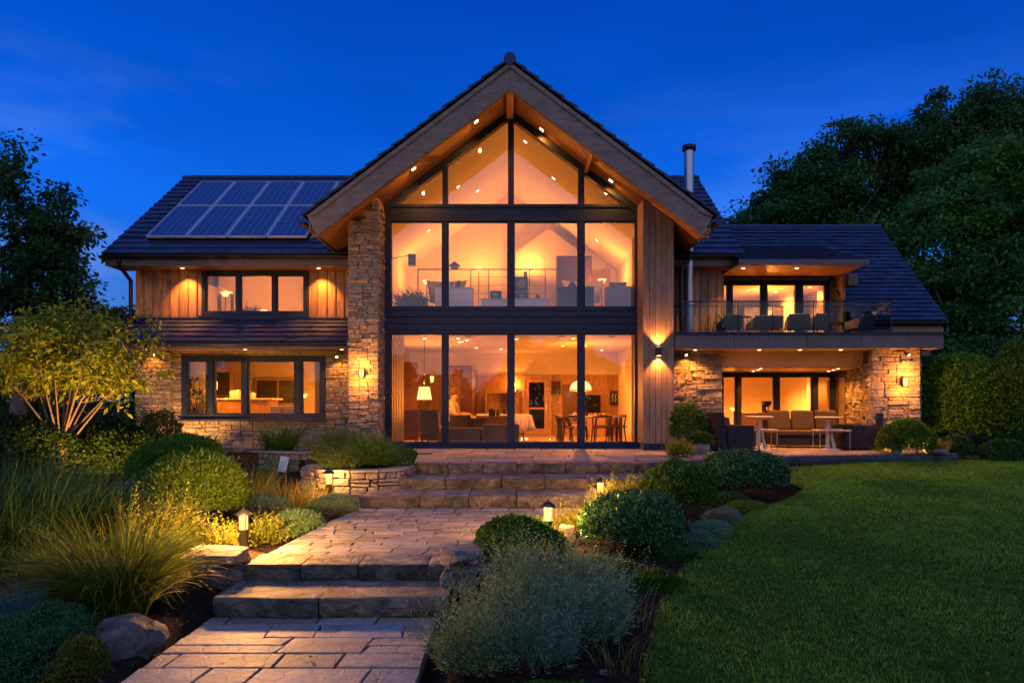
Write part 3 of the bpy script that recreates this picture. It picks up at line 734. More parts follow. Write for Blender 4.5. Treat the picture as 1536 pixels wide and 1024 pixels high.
# balcony slab
mb=MB(); x=3.28
while x<8.66:
    e=min(x+rnd.uniform(.8,1.5),8.67); mb.cur=tone(1,.07,.03); mb.box(x,e-.006,13.70,13.74,2.055,2.335); x=e
mb.cur=(.9,.9,.9); mb.box(8.63,8.67,13.74,15.3,2.055,2.335)
part(mb,'balcony_fascia',M_fascia,bevel=.003)
mb=MB(); mb.box(3.28,8.60,13.74,16.7,2.09,2.33); mb.box(3.27,8.70,13.66,13.80,2.335,2.385); mb.box(8.60,8.70,13.8,15.3,2.335,2.385)
part(mb,'balcony_slab',M_frame)
mb=MB()
for i in range(7): mb.cur=tone(1,.06,.03); mb.box(3.28,8.63,13.742+i*.123,13.742+i*.123+.119,2.06,2.075)
part(mb,'patio_soffit',M_soffit2)
# balustrade
YBa=13.74; bx0,bx1=X(1027,YBa),X(1337,YBa); zt=Z(452,YBa); zm=Z(459.5,YBa)
mb=MB(); mb.bar((bx0,YBa,zt),(bx1,YBa,zt),.04,.022); mb.bar((bx0,YBa,zm),(bx1,YBa,zm),.012,.012); mb.bar((bx0,YBa,2.43),(bx1,YBa,2.43),.012,.012)
by1=15.1; mb.bar((bx1,YBa,zt),(bx1,by1,zt),.05,.03); mb.bar((bx1,YBa,2.43),(bx1,by1,2.43),.012,.012); mb.bar((bx0,YBa,zt),(bx0,15.2,zt),.04,.03)
ba=part(mb,'balustrade',M_frame)
posts=[bx0,X(1107,YBa),X(1159,YBa),X(1220,YBa),X(1243,YBa),bx1]
for xx in posts:
    mb=MB(); mb.box(xx-.008,xx+.008,YBa-.012,YBa+.012,2.385,zt); mb.build('post',M_frame,ba)
mb=MB(); mb.box(bx1-.014,bx1+.014,by1-.03,by1,2.385,zt); mb.build('post',M_frame,ba)
pp=[bx0,posts[1],posts[2],posts[3],bx1]
for a,b in zip(pp,pp[1:]):
    mb=MB(); mb.box(a+.03,b-.03,YBa-.005,YBa+.005,2.40,zt-.02); mb.build('pane',M_glass2,ba)
mb=MB(); mb.box(bx1-.005,bx1+.005,YBa+.04,by1-.03,2.40,zt-.02); mb.build('pane',M_glass2,ba)
# flue and downpipe
mb=MB(); fx=X(1033.5,15); mb.tube([(fx,15,2.4),(fx,15,6.50)],.105,18)
fo=part(mb,'flue',M_steel)
mb=MB(); mb.lathe([(.11,6.50),(.15,6.50),(.15,6.60),(.11,6.62),(.0001,6.66)],(fx,15,0),18); mb.build('flue_cap',M_black,fo)
mb=MB()
for z in(3.1,5.35): mb.lathe([(.112,z),(.118,z),(.118,z+.04),(.112,z+.04)],(fx,15,0),18)
mb.build('clamp',M_steel,fo)
mb=MB(); mb.tube([(3.92,15.0,4.30),(3.80,14.6,4.05),(X(1022,14.3),14.3,3.75),(X(1022,14.3),14.3,2.4)],.045,8); part(mb,'downpipe',M_black)
# ground floor right: stone walls and patio recess
mb=MB(); stones(mb,(3.28,14.35,0),(1,0,0),(0,-1,0),X(1083,14.35)-3.28,0,2.06,rl=(.18,.5)); mb.cur=(.35,.3,.26); mb.box(3.29,X(1083,14.35)-.01,14.37,16.5,0,2.06)
xs_=X(1083,14.35); stones(mb,(xs_-.02,14.35,0),(0,1,0),(1,0,0),2.2,0,1.72,rl=(.18,.4)); part(mb,'stone_wall',M_stone,bevel=.006)
YP=16.6
mb=MB(); pA=(X(1307,13.9),13.9); pB=(7.75,15.85)
pw=X(1380,13.9)-pA[0]
stones(mb,(pA[0],13.9,0),(1,0,0),(0,-1,0),pw,-.12,2.055,rl=(.18,.5)); mb.cur=(.35,.3,.26)
mb.prism_z([(pA[0]+.03,13.93),(pA[0]+pw-.02,13.93),(pA[0]+pw-.02,16.9),(7.85,16.9),(pB[0]+.05,pB[1])],-.3,2.05); mb.cur=(1,1,1)
d=Vector((pB[0]-pA[0],pB[1]-pA[1],0)); stones(mb,(pA[0]+.02,13.9,0),d,(-d.y,d.x,0),d.length,0,1.78,rl=(.16,.42))
stones(mb,(pA[0]+pw,14.25,0),(1,0,0),(0,-1,0),.24,-.15,2.055,rl=(.18,.5)); mb.cur=(.35,.3,.26); mb.box(pA[0]+pw-.01,pA[0]+pw+.22,14.27,16.5,-.2,2.055)
part(mb,'stone_pillar',M_stone,bevel=.006)
mb=MB(); mb.box(xs_,7.8,14.6,14.7,1.74,2.07); mb.prism_z([(xs_,14.7),(7.62,14.7),(7.9,16.7),(xs_,16.7)],1.72,1.76); part(mb,'patio_ceiling',M_soffit2)
gx0,gx1=X(1078,YP),X(1251,YP)
zP=Z(559,YP)
mb=MB(); mb.box(xs_,gx1+.1,YP-.03,YP+.08,zP,1.74); part(mb,'window_header',M_soffit2)
window(gx0,gx1,.0,zP,YP,[(X(1104,YP),X(1110,YP)),(X(1161,YP),X(1167.5,YP)),(X(1218,YP),X(1225,YP))],fw=.085,depth=.12,sill=False,name='patio_door')
# corner window turning forward
mb=MB(); a=(gx1,YP); b=(7.80,15.86)
def bw(p,q,z0,z1,w=.09):
    mb.bar((p[0],p[1],(z0+z1)/2),(q[0],q[1],(z0+z1)/2),w,z1-z0)
dv=Vector((b[0]-a[0],b[1]-a[1])); 
bw(a,b,zP-.08,zP+.12); bw(a,b,0,.09)
for t in(.03,.97):
    q=(a[0]+dv.x*t,a[1]+dv.y*t); mb.box(q[0]-.04,q[0]+.04,q[1]-.04,q[1]+.04,.09,zP-.08)
cw=part(mb,'corner_window',M_frame)
mb=MB(); bw(a,b,.09,zP-.08,.012); mb.build('pane',M_glass,cw)
for px,py in((1043,527),(1139,530),(1200,530),(1261,530),(1320,528)): 
    yy=14.05; downlight(X(px,yy),yy,2.058,22,120)
for px,yy in((1141,14.95),(1137,15.5),(1130,16.1),(1257,14.95),(1250,15.5),(1243,16.1)): downlight(X(px,yy),yy,1.718,17,125,r=.034)
# ---- wall lamps
def wall_lamp(x,y,z,kind):
    if kind=='tube':
        mb=MB(); mb.lathe([(.055,-.085),(.055,.085)],(x,y-.075,z),16); mb.box(x-.02,x+.02,y-.03,y+.0,z-.03,z+.03); o=part(mb,'wall_lamp',M_black)
        ml=MB(); ml.lathe([(.0001,-.087),(.045,-.087)],(x,y-.075,z),16); ml.lathe([(.0001,.087),(.045,.087)],(x,y-.075,z),16); ml.build('lens',E_lens,o)
        spot((x,y-.08,z+.11),(0,.22,1),26,95,.5); spot((x,y-.08,z-.11),(0,.22,-1),26,95,.5)
    else:
        mb=MB(); mb.box(x-.055,x+.055,y-.11,y,z+.085,z+.11); mb.box(x-.03,x+.03,y-.03,y+.02,z-.09,z+.085); mb.box(x-.035,x+.035,y-.09,y,z-.10,z-.085); o=part(mb,'wall_lamp',M_black)
        ml=MB(); ml.lathe([(.03,-.08),(.042,-.03),(.045,.08)],(x,y-.065,z),14); ml.build('lamp_glass',E_bulb,o)
        point((x,y-.17,z+.16),6.5,WARM,.025); point((x,y-.17,z-.15),6.5,WARM,.025)
wall_lamp(X(543,13.75),13.77,Z(560,13.75),'box'); wall_lamp(X(987,13.8),13.8,Z(527,13.75),'tube'); wall_lamp(X(1355,13.85),13.84,Z(573,13.85),'box')
for px,py,yy in((1025,530,14.3),(1356,530,13.8),(232,530,15.0),(505,533,15.1)):
    mb=MB(); x=X(px,yy); z=Z(py,yy); mb.tube([(x,yy,z+.03),(x,yy-.06,z),(x+.03,yy-.12,z-.04)],[.012,.03,.034],10); o=part(mb,'bullet_spotlight',M_black)
    ml=MB(); ml.tube([(x+.031,yy-.122,z-.041),(x+.033,yy-.126,z-.044)],[.028,.026],10); ml.build('lens',E_lens,o); spot((x+.04,yy-.14,z-.06),(0,.35,-1),(2.5 if px==232 else 6),110,.7)
# ------------------------------------------------------------------ rooms behind the glass
def room(x0,x1,y0,y1,z0,z1,wall=M_plaster,floor=M_floorw,ceil=M_ceil,front=False):
    mb=MB(); mb.box(x0-.08,x0,y0,y1,z0,z1); mb.box(x1,x1+.08,y0,y1,z0,z1); mb.box(x0-.08,x1+.08,y1,y1+.08,z0,z1); part(mb,'interior_wall',wall)
    mb=MB(); mb.box(x0-.08,x1+.08,y0,y1+.08,z0-.06,z0-.001); part(mb,'interior_floor',floor)
    if ceil: mb=MB(); mb.box(x0-.08,x1+.08,y0,y1+.08,z1+.001,z1+.06); part(mb,'interior_ceiling',ceil)
# ground floor living room
room(-3.0,3.1,14.62,20,.02,2.44)
mb=MB(); boards_v(mb,-3.0,3.1,19.97,.02,1.79,w=.2,bat=False,v=.12); part(mb,'wall_panelling',M_panel2:=pm('light_oak_panelling',(.36,.19,.085),.5,var=.2,nscale=4,stretch=(8,8,.8),attr=True),label='light oak panelling on the back wall')
mb=MB(); mb.box(X(672,17.5),X(708,17.5),17.5,19.96,.02,Z(548,17.5)); boards_v(mb,X(672,17.5),X(708,17.5),17.48,.02,Z(548,17.5),w=.075,bat=False); part(mb,'wall_panelling',M_panel,label='dark walnut slatted partition')
mb=MB(); mb.box(-2.98,-2.93,15.4,17.4,.02,1.9); mb.box(-2.98,-2.4,17.4,17.44,.02,2.0); part(mb,'wall_panelling',M_panel)
# interior door
def iz(py,Y): return Z(py,Y)
Yd=19.93; a,b=X(783,Yd),X(827,Yd)
mb=MB(); z1=Z(563,Yd); mb.box(a,a+.09,Yd-.03,Yd+.03,.02,z1); mb.box(b-.09,b,Yd-.03,Yd+.03,.02,z1); mb.box(a+.09,b-.09,Yd-.03,Yd+.03,z1-.09,z1)
c,d=a+.1,b-.1; mb.box(c,c+.1,Yd-.02,Yd+.02,.03,z1-.1); mb.box(d-.1,d,Yd-.02,Yd+.02,.03,z1-.1); mb.box(c+.1,d-.1,Yd-.02,Yd+.02,.03,.22); mb.box(c+.1,d-.1,Yd-.02,Yd+.02,z1-.2,z1-.1); mb.box(c+.1,d-.1,Yd-.02,Yd+.02,.78,.84)
mb.box(c+.1,d-.1,Yd+.0,Yd+.02,.2,z1-.2)
dr=part(mb,'interior_door',M_oak)
mb=MB(); mb.box(c+.11,d-.11,Yd-.008,Yd-.002,.22,.78); mb.box(c+.11,d-.11,Yd-.008,Yd-.002,.84,z1-.2); mb.build('pane',M_scr,dr)
mb=MB(); mb.box(d-.07,d-.04,Yd-.06,Yd-.02,.75,.95); mb.build('handle',M_steel,dr)
def curtain(x0,x1,y,z0,z1,label,folds=6,amp=.03,m=None):
    n=folds*8+1; V=[];F=[]
    for i in range(n):
        t=i/(n-1)
        for z,k in((z0,1.15),(z0+(z1-z0)*.5,1),(z1,.85)):
            V.append((x0+(x1-x0)*t,y+amp*k*math.sin(t*folds*2*math.pi+.4*math.sin(z*2)),z))
    for i in range(n-1):
        for k in range(2): a=i*3+k; F.append((a,a+3,a+4,a+1))
    m2=MB(); m2.add(V,F,True); o=m2.build('curtain',m or M_curt)
    tag(o,label,'curtain','curtains at the windows'); return o
curtain(X(587,14.8),X(606,14.8),14.8,.03,2.42,'pale curtain hanging at the pier end of the tall ground floor glazing',5)
curtain(X(947,14.8),X(954,14.8),14.8,.03,2.42,'pale curtain hanging at the timber fin end of the tall ground floor glazing',2)
def inlight(lst,z,e,ang=140,r=.045):
    for x,y in lst: downlight(x,y,z,e,ang,r=r,lens=E_lens)
inlight([(X(687,15.6),15.6),(X(700,16),16.0),(X(690,16.6),16.5),(-.95,18.2),(-1.2,16.4),(-.3,18.6),(X(848,16.8),17.6),(1.9,17.6),(1.4,15.6),(-2.0,15.6),(0.1,15.7),(2.5,19)],2.438,9.5)
for px,yy in((842,15.1),(917,15.1),(703,15.1)):
    mb=MB(); mb.box(X(px,yy)-.07,X(px,yy)+.07,yy-.03,yy+.03,2.42,2.438); part(mb,'ceiling_vent',M_grey)
# dining pendant
t=thing('pendant_lamp','glowing domed pendant hanging over the dining table','lamp',(X(871,17),17,0))
mb=MB(); cx,cyy,zz=X(871,17),17,Z(586,17); mb.lathe([(.27,0),(.262,.10),(.2,.20),(.1,.25),(.0001,.26)],(cx,cyy,zz),24); mb.build('lamp_shade',E_shade2,t)
mb=MB(); mb.tube([(cx,cyy,zz+.26),(cx,cyy,2.44)],.008,6); mb.lathe([(.06,2.40),(.06,2.436)],(cx,cyy,0),12); mb.build('cord',M_black,t)
mb=MB(); mb.lathe([(.275,-.005),(.28,.012),(.272,.02)],(cx,cyy,zz),24); mb.build('rim',M_oak,t)
point((cx,cyy,zz-.05),30,WARM,.05); point((cx,cyy,zz+.45),14,WARM,.04)
t=thing('pendant_lamp','cream trapezoid shaded pendant hanging by the left curtain above the dining chairs','lamp',(X(636.5,16),16,0))
cx,cyy=X(636.5,16),16; z0,z1=Z(599,16),Z(580,16)
mb=MB(); mb.lathe([(.175,z0),(.125,z1),(.03,z1+.004)],(cx,cyy,0),20); mb.build('lamp_shade',E_shade,t)
mb=MB(); mb.tube([(cx,cyy,z1),(cx,cyy,z1+.06),(cx-.02,cyy,z1+.09),(cx,cyy,z1+.13),(cx,cyy,2.43)],.009,6); mb.build('cord',M_black,t)
point((cx,cyy,z0-.05),18,WARM,.05); point((cx,cyy,z1+.08),8,WARM,.04)
# generic furniture in local coordinates, front towards -Y
def legs(t,xs,ys,h,m,r=.018,splay=0,box=False):
    for x in xs:
        for y in ys:
            mb=MB()
            if box: mb.box(x-r,x+r,y-r,y+r,0,h)
            else: mb.tube([(x+splay*(1 if x>0 else -1),y+splay*(1 if y>0 else -1),0),(x,y,h)],[r*.7,r],8)
            mb.build('leg',m,t,local=True)
def dining_chair(label,m=M_fab,loc=(0,0,0),rz=0,group='upholstered chairs in the living room'):
    t=thing('dining_chair',label,'chair',loc,rz,group)
    mb=MB(); mb.box(-.22,.22,-.22,.22,.32,.42); mb.build('seat',m,t,bevel=.03,local=True,segs=3)
    mb=MB(); mb.hexa([(-.23,.17,.30),(.23,.17,.30),(.23,.25,.30),(-.23,.25,.30),(-.21,.26,.80),(.21,.26,.80),(.21,.33,.80),(-.21,.33,.80)]); mb.build('backrest',m,t,bevel=.025,local=True,segs=3)
    mb=MB(); mb.box(-.21,.21,-.20,.24,.12,.32); mb.build('skirt',m,t,bevel=.01,local=True)
    legs(t,(-.19,.19),(-.18,.2),.14,M_dwood,.02); return t
def armchair(label,m,loc,rz,group,w=.72,h=.78,feet=.05,cush=None,arm=.52):
    t=thing('armchair',label,'armchair',loc,rz,group)
    mb=MB(); mb.box(-w/2+.13,w/2-.13,-.34,.25,feet,.36); mb.build('seat',cush or m,t,bevel=.03,local=True,segs=3)
    mb=MB(); mb.hexa([(-w/2,.20,feet),(w/2,.20,feet),(w/2,.36,feet),(-w/2,.36,feet),(-w/2,.28,h),(w/2,.28,h),(w/2,.40,h),(-w/2,.40,h)]); mb.build('backrest',m,t,bevel=.025,local=True,segs=3)
    for s in(-1,1):
        mb=MB(); mb.box(s*(w/2-.13),s*w/2,-.36,.20,feet,arm); mb.build('armrest',m,t,bevel=.02,local=True,segs=3)
    legs(t,(-w/2+.07,w/2-.07),(-.3,.3),feet+.01,M_black,.02); return t
def pos(px,Y,z=0): return (X(px,Y),Y,z)
FL=.02
dining_chair('taupe upholstered chair nearest the left curtain seen from behind',loc=pos(612,15.7,FL),rz=math.radians(195))
dining_chair('taupe upholstered chair with turned legs below the trapezoid pendant shade',loc=pos(650,15.25,FL),rz=math.radians(165))
armchair('low square backed sofa seat below the seated person, seen from behind',M_fab,pos(699,15.4,FL),math.radians(180),'low seats with their backs to the glass',w=.72,h=.40,arm=.36,feet=.03)
armchair('taller square backed sofa seat in front of the white draped table, seen from behind',M_fab,pos(752,15.3,FL),math.radians(180),'low seats with their backs to the glass',w=.80,h=.48,arm=.4,feet=.03)
armchair('rounded dark tub chair beside the seated person',M_fabd,pos(702,16.4,FL),math.radians(150),'low seats with their backs to the glass',w=.55,h=.66,arm=.58)
# long dark desk with white cloth
def table(label,loc,rz,w,d,h,top,leg,name='table',th=.035,r=.02,group=None,box=True,cat='table'):
    t=thing(name,label,cat,loc,rz,group)
    mb=MB(); mb.box(-w/2,w/2,-d/2,d/2,h-th,h); mb.build('tabletop',top,t,bevel=.006,local=True)
    legs(t,(-w/2+.06,w/2-.06),(-d/2+.06,d/2-.06),h-th,leg,r,box=box); return t
table('long dark wooden desk behind the seated person',pos(748,17.2,FL),0,1.35,.5,.62,M_dwood,M_dwood,'desk')
mb=MB(); Yc=16.9; z1=.68
V=[];F=[];n=17
for i in range(n):
    t_=i/(n-1); x=X(768,Yc)+(X(795,Yc)-X(768,Yc))*t_
    for j,z in enumerate((z1,z1-.02,.42,.18+.12*t_)): V.append((x+(.015*math.sin(i*1.3) if j>1 else 0)*j+(.04*j*t_),Yc-(.02*j)+.02*math.sin(i*1.9)*(j>1),z))
for i in range(n-1):
    for k in range(3): a=i*4+k; F.append((a,a+1,a+5,a+4))
mb.add(V,F,True)
m_=len(mb.v); mb.add([(X(766,Yc),Yc,z1),(X(795,Yc),Yc,z1),(X(792,Yc),Yc+.5,z1),(X(766,Yc),Yc+.5,z1)],[(0,1,2,3)])
o=mb.build('tablecloth',M_cream); s=o.modifiers.new('thick','SOLIDIFY'); s.thickness=.006; tag(o,'cream cloth draped over the end of the long dark desk','tablecloth')
# alcove sideboard with things
t=thing('sideboard','low media cabinet with a lit recess on the back wall','cabinet',(X(745,19.4),19.4,FL))
xa,xb=X(728,19.4),X(763,19.4)
mb=MB(); mb.box(xa,xb,19.3,19.8,.02,.55); mb.build('body',M_dwood,t)
mb=MB(); mb.box(xa,xb,19.7,19.8,.55,1.25); mb.box(xa,xa+.04,19.4,19.7,.55,1.25); mb.box(xb-.04,xb,19.4,19.7,.55,1.25); mb.box(xa,xb,19.4,19.8,1.25,1.29); mb.build('surround',M_oak,t)
for i in range(6):
    mb=MB(); w_=rnd.uniform(.03,.07); h_=rnd.uniform(.08,.26); xx=xa+.08+i*.09; mb.lathe([(w_*.8,.55),(w_,.55+h_*.4),(w_*.5,.55+h_*.8),(w_*.6,.55+h_)],(xx,19.55,0),12)
    o=mb.build('vase',M_black if i%2 else M_white); tag(o,['squat dark vase at the left end of the lit recess','pale vase second in the lit recess','dark vase third in the lit recess','pale vase fourth in the lit recess','dark vase fifth in the lit recess','pale vase at the right end of the lit recess'][i],'vase','vases in the lit recess')
# dining table with chairs
table('dark topped dining table under the domed pendant',pos(884,16.6,FL),0,1.55,.75,.62,M_oak,M_dwood,'dining_table',.03,.03)
def wood_chair(label,loc,rz):
    t=thing('dining_chair',label,'chair',loc,rz,'bent wood chairs round the dining table')
    mb=MB(); mb.box(-.2,.2,-.2,.2,.36,.39); mb.build('seat',M_dwood,t,bevel=.01,local=True)
    mb=MB(); mb.tube([(-.22,-.02,.60),(-.2,.16,.63),(0,.24,.65),(.2,.16,.63),(.22,-.02,.60)],.024,8); mb.build('backrest',M_dwood,t,local=True)
    for s in(-1,1):
        mb=MB(); mb.tube([(s*.22,.16,0),(s*.19,.12,.38),(s*.16,.18,.63)],[.014,.02,.016],8); mb.build('leg',M_dwood,t,local=True)
        mb=MB(); mb.tube([(s*.22,-.2,0),(s*.18,-.15,.37),(s*.21,-.06,.6)],[.014,.02,.014],8); mb.build('leg',M_dwood,t,local=True)
    return t
wc=wood_chair('wooden chair at the left end of the dining table',pos(846,16.5,FL),math.radians(80))
for px,y,rz,lb in((858,15.95,180,'wooden chair on the near side of the dining table, left of the black mullion'),(903,15.95,185,'wooden chair on the near side of the dining table, right of the black mullion'),(925,16.5,-80,'wooden chair at the right end of the dining table'),(868,17.25,0,'wooden chair behind the dining table, under the pendant'),(905,17.25,0,'wooden chair behind the dining table, below the dark screen')):
    copy_thing(wc,pos(px,y,FL),math.radians(rz),lb)
def screen(label,x0,x1,z0,z1,y,cat='screen',name='television',stand=True,m=None):
    t=thing(name,label,cat,((x0+x1)/2,y,z0))
    mb=MB(); mb.box(x0,x1,y,y+.04,z0,z1); mb.build('casing',M_black,t,bevel=.005)
    mb=MB(); mb.box(x0+.015,x1-.015,y-.004,y-.0005,z0+.015,z1-.015); mb.build('display',m or M_scr,t)
    return t
screen('black television beyond the dining table',X(877,19.3),X(901,19.3),Z(619,19.3),Z(592,19.3),19.3)
mb=MB(); mb.box(X(872,19.4),X(908,19.4),19.35,19.75,.02,Z(619,19.3)); o=mb.build('low_cabinet',M_oak,bevel=.01); tag(o,'low oak cabinet carrying the black television','cabinet')
# picture with pale strokes
Yp=19.9; t=thing('framed_picture','black framed picture of bold pale strokes on the back wall','picture',(X(926,Yp),Yp,Z(597,Yp)))
x0,x1,z0,z1=X(915,Yp),X(937,Yp),Z(607,Yp),Z(586,Yp)
mb=MB(); mb.box(x0,x1,Yp,Yp+.03,z0,z1); mb.build('frame',M_black,t)
mb=MB()
for k in range(4):
    xx=x0+.05+k*.088
    mb.tube([(xx,Yp-.004,z0+.08),(xx+.04,Yp-.004,z0+.16),(xx+.005,Yp-.004,z0+.23),(xx+.05,Yp-.004,z1-.07)],.011,5)
mb.build('painting',M_cream,t)
mb=MB(); mb.box(X(844,19.9),X(875,19.9),19.92,19.95,.45,Z(577,19.9)); part(mb,'wall_panelling',M_panel,label='square dark panel behind the pendant')
# person in an armchair under a pale throw
armchair('pale armchair holding the seated person',M_cush,pos(684,16.95,FL),math.radians(70),'low seats with their backs to the glass',w=.7,h=.72)
def person():
    me=bpy.data.meshes.new('person'); bm=bmesh.new(); lay=bm.verts.layers.skin.verify()
    base=Vector(pos(681,16.9,FL)); Zb=.38
    J=dict(pel=(0,0,Zb+.02),sp=(-.03,0,Zb+.2),ch=(-.05,0,Zb+.36),nk=(-.02,0,Zb+.5),hd0=(.0,0,Zb+.56),hd=(.02,0,Zb+.66),
      kL=(.36,-.1,Zb+.06),aL=(.48,-.1,Zb-.28),fL=(.60,-.1,Zb-.33),kR=(.38,.1,Zb+.08),aR=(.55,.1,Zb-.25),fR=(.66,.1,Zb-.31),
      sL=(-.04,-.17,Zb+.42),eL=(.05,-.24,Zb+.2),wL=(.25,-.16,Zb+.14),hL=(.32,-.13,Zb+.14),sR=(-.04,.17,Zb+.42),eR=(.08,.24,Zb+.2),wR=(.25,.12,Zb+.16),hR=(.32,.1,Zb+.16))
    Rr=dict(pel=.13,sp=.12,ch=.13,nk=.05,hd0=.07,hd=.095,kL=.065,aL=.04,fL=.035,kR=.065,aR=.04,fR=.035,sL=.06,eL=.042,wL=.03,hL=.032,sR=.06,eR=.042,wR=.03,hR=.032)
    v={}
    for k,p in J.items():
        v[k]=bm.verts.new(Vector(p)); r=Rr[k]; v[k][lay].radius=(r,r)
    v['pel'][lay].use_root=True
    for s in('pel sp','sp ch','ch nk','nk hd0','hd0 hd','pel kL','kL aL','aL fL','pel kR','kR aR','aR fR','ch sL','sL eL','eL wL','wL hL','ch sR','sR eR','eR wR','wR hR'):
        a,b=s.split(); bm.edges.new((v[a],v[b]))
    bm.to_mesh(me); bm.free(); me.materials.append(M_skin)
    o=bpy.data.objects.new('person',me); COL.objects.link(o); o.location=base; WL[o.name]=base
    o.modifiers.new('skin','SKIN'); s=o.modifiers.new('sub','SUBSURF'); s.levels=1; s.render_levels=2
    tag(o,'person reclining in a pale armchair wrapped in a cream throw, head bowed','person')
    c=base+Vector((.02,0,Zb+.66))
    def blob(name,pts,rad,m,n=10):
        mb=MB(); mb.tube([tuple(p) for p in pts],rad,n); q=mb.build(name,m,None); q.parent=o; q.location=-base
        ss=q.modifiers.new('sub','SUBSURF'); ss.levels=1; ss.render_levels=1; return q
    o.scale=(1.12,1.08,1.12)
    blob('hair',[c+Vector((-.09,0,-.06)),c+Vector((-.075,0,.0)),c+Vector((-.03,0,.07)),c+Vector((.03,0,.10)),c+Vector((.06,0,.09))],[.05,.085,.095,.075,.03],M_hair)
    blob('robe',[base+Vector((-.06,0,Zb-.05)),base+Vector((-.06,0,Zb+.12)),base+Vector((-.06,0,Zb+.34)),base+Vector((-.04,0,Zb+.46)),base+Vector((-.02,0,Zb+.52))],[.2,.2,.21,.16,.07],M_tan:=pm('tan_wool',(.32,.22,.13),.95),12)
    blob('throw_blanket',[base+Vector((-.0,0,Zb+.12)),base+Vector((.2,0,Zb+.14)),base+Vector((.4,0,Zb+.1)),base+Vector((.52,0,Zb-.12)),base+Vector((.58,0,Zb-.26))],[.13,.15,.145,.13,.11],M_tan2:=pm('brown_wool_throw',(.30,.20,.12),.95,bump=.5,bscale=30),12)
person()

# upper mezzanine room
UZ=2.95
mb=MB(); xw=3.05
mb.box(-xw-.08,-xw,14.62,20,UZ,zs(-xw)); mb.box(xw,xw+.08,14.62,20,UZ,zs(xw)); 
mb.prism([(-xw,UZ),(xw,UZ),(xw,zs(xw)),(RX,zs(RX)),(-xw,zs(-xw))],20,20.1); part(mb,'interior_wall',M_plaster)
mb=MB(); mb.box(-xw,xw,14.62,20,UZ-.08,UZ-.001); part(mb,'interior_floor',M_floorw)
for s in(-1,1):
    mb=MB(); p=[(s*xw,zs(s*xw)),(RX,zs(RX)),(RX,zs(RX)+.06),(s*xw,zs(s*xw)+.06)]; mb.prism(p if s<0 else p[::-1],15.62,20.1)
    p=[(s*2.66,zs(s*2.66)-.03),(RX,zs(RX)-.03),(RX,zs(RX)-.002),(s*2.66,zs(s*2.66)-.002)]; mb.prism(p if s<0 else p[::-1],14.6,15.7)
    part(mb,'interior_ceiling',M_ceil)
# chimney breast with a lower pitched recess
mb=MB(); mb.prism([(.1,UZ),(2.0,UZ),(2.0,5.25),(1.05,5.95),(.1,5.25)],19.5,19.98); part(mb,'interior_wall',M_plaster)
for x,y,e in((-1.3,16.5,16),(-.9,17.8,16),(1.0,16.4,16),(1.5,17.7,16),(-2.2,15.6,12),(2.3,15.8,12),(.3,15.4,12),(-2.2,18,12),(2.3,18.5,12)):
    z=zs(x)-(.03 if y<15.7 else 0); sg=-1 if x<RX else 1; M3=Matrix.Rotation(sg*math.atan(SL),3,'Y')
    mb=MB(); mb.obox((x,y,z-.004),(.11,.11,.016),M3); o=part(mb,'downlight',M_white); ml=MB(); ml.obox((x,y,z-.014),(.075,.075,.012),M3); ml.build('lens',E_lens,o)
    spot((x,y,z-.05),(0,0,-1),e*.10,150,.8)
def uplamp(label,px,py,Y,e,zbase=UZ):
    x=X(px,Y); z=Z(py,Y); t=thing('floor_lamp',label,'lamp',(x,Y,zbase))
    mb=MB(); mb.tube([(x,Y,zbase),(x,Y,z-.08)],.012,8); mb.lathe([(.12,zbase),(.12,zbase+.02)],(x,Y,0),16); mb.build('stand',M_black,t)
    mb=MB(); mb.lathe([(.05,z-.08),(.12,z+.02)],(x,Y,0),16,True); mb.build('lamp_shade',E_shade,t); point((x,Y,z+.06),e,WARM,.05); return t
uplamp('floor uplighter glowing on the gable wall left of the centre mullion',718,402,19.3,12)
uplamp('floor uplighter glowing on the gable wall behind the black loudspeakers',794,400,19.0,15)
uplamp('warm lamp in the upper room beside the big pot plant',640,422,18.6,12)
uplamp('warm lamp in the upper room beside the tall brown shelf',903,420,18.2,14)
# mezzanine railing
t=thing('mezzanine_railing','slim metal railing running across the upper room','railing',(0,17.4,UZ)); Yr=17.2
mb=MB(); zr_=Z(404,Yr); mb.bar((X(626,Yr),Yr,zr_),(X(870,Yr),Yr,zr_),.03,.03); mb.build('handrail',M_grey,t)
for py in(415,428,440):
    mb=MB(); mb.bar((X(706,Yr),Yr,Z(py,Yr)),(X(818,Yr),Yr,Z(py,Yr)),.012,.012); mb.build('rail',M_grey,t)
for px in(627,706,733,770,818,866):
    mb=MB(); mb.box(X(px,Yr)-.015,X(px,Yr)+.015,Yr-.015,Yr+.015,UZ,zr_); mb.build('post',M_grey,t)
def cab(name,label,px0,px1,pyt,Y,z0,m,d=.4,cat='cabinet',door=None):
    t=thing(name,label,cat,(X((px0+px1)/2,Y),Y,z0)); x0,x1=X(px0,Y),X(px1,Y); z1=Z(pyt,Y)
    mb=MB(); mb.box(x0,x1,Y,Y+d,z0,z1); mb.build('body',m,t,bevel=.01)
    mb=MB(); mb.box(x0-.01,x1+.01,Y-.015,Y+d,z1,z1+.02); mb.build('top',m,t,bevel=.004)
    k=max(1,int((x1-x0)/.4)); 
    for i in range(k):
        a=x0+(x1-x0)*i/k+.008; b=x0+(x1-x0)*(i+1)/k-.008; mb=MB(); mb.box(a,b,Y-.012,Y-.001,z0+.05,z1-.01); mb.build('door',m,t,bevel=.002)
    return t
cab('cabinet','pale grey cabinet beside the big pot plant in the upper room',652,709,432,14.95,UZ,M_white,.5)
cab('low_cabinet','long low white cabinet in the middle of the upper glazing',722,822,449,15.2,UZ,M_white,.4)
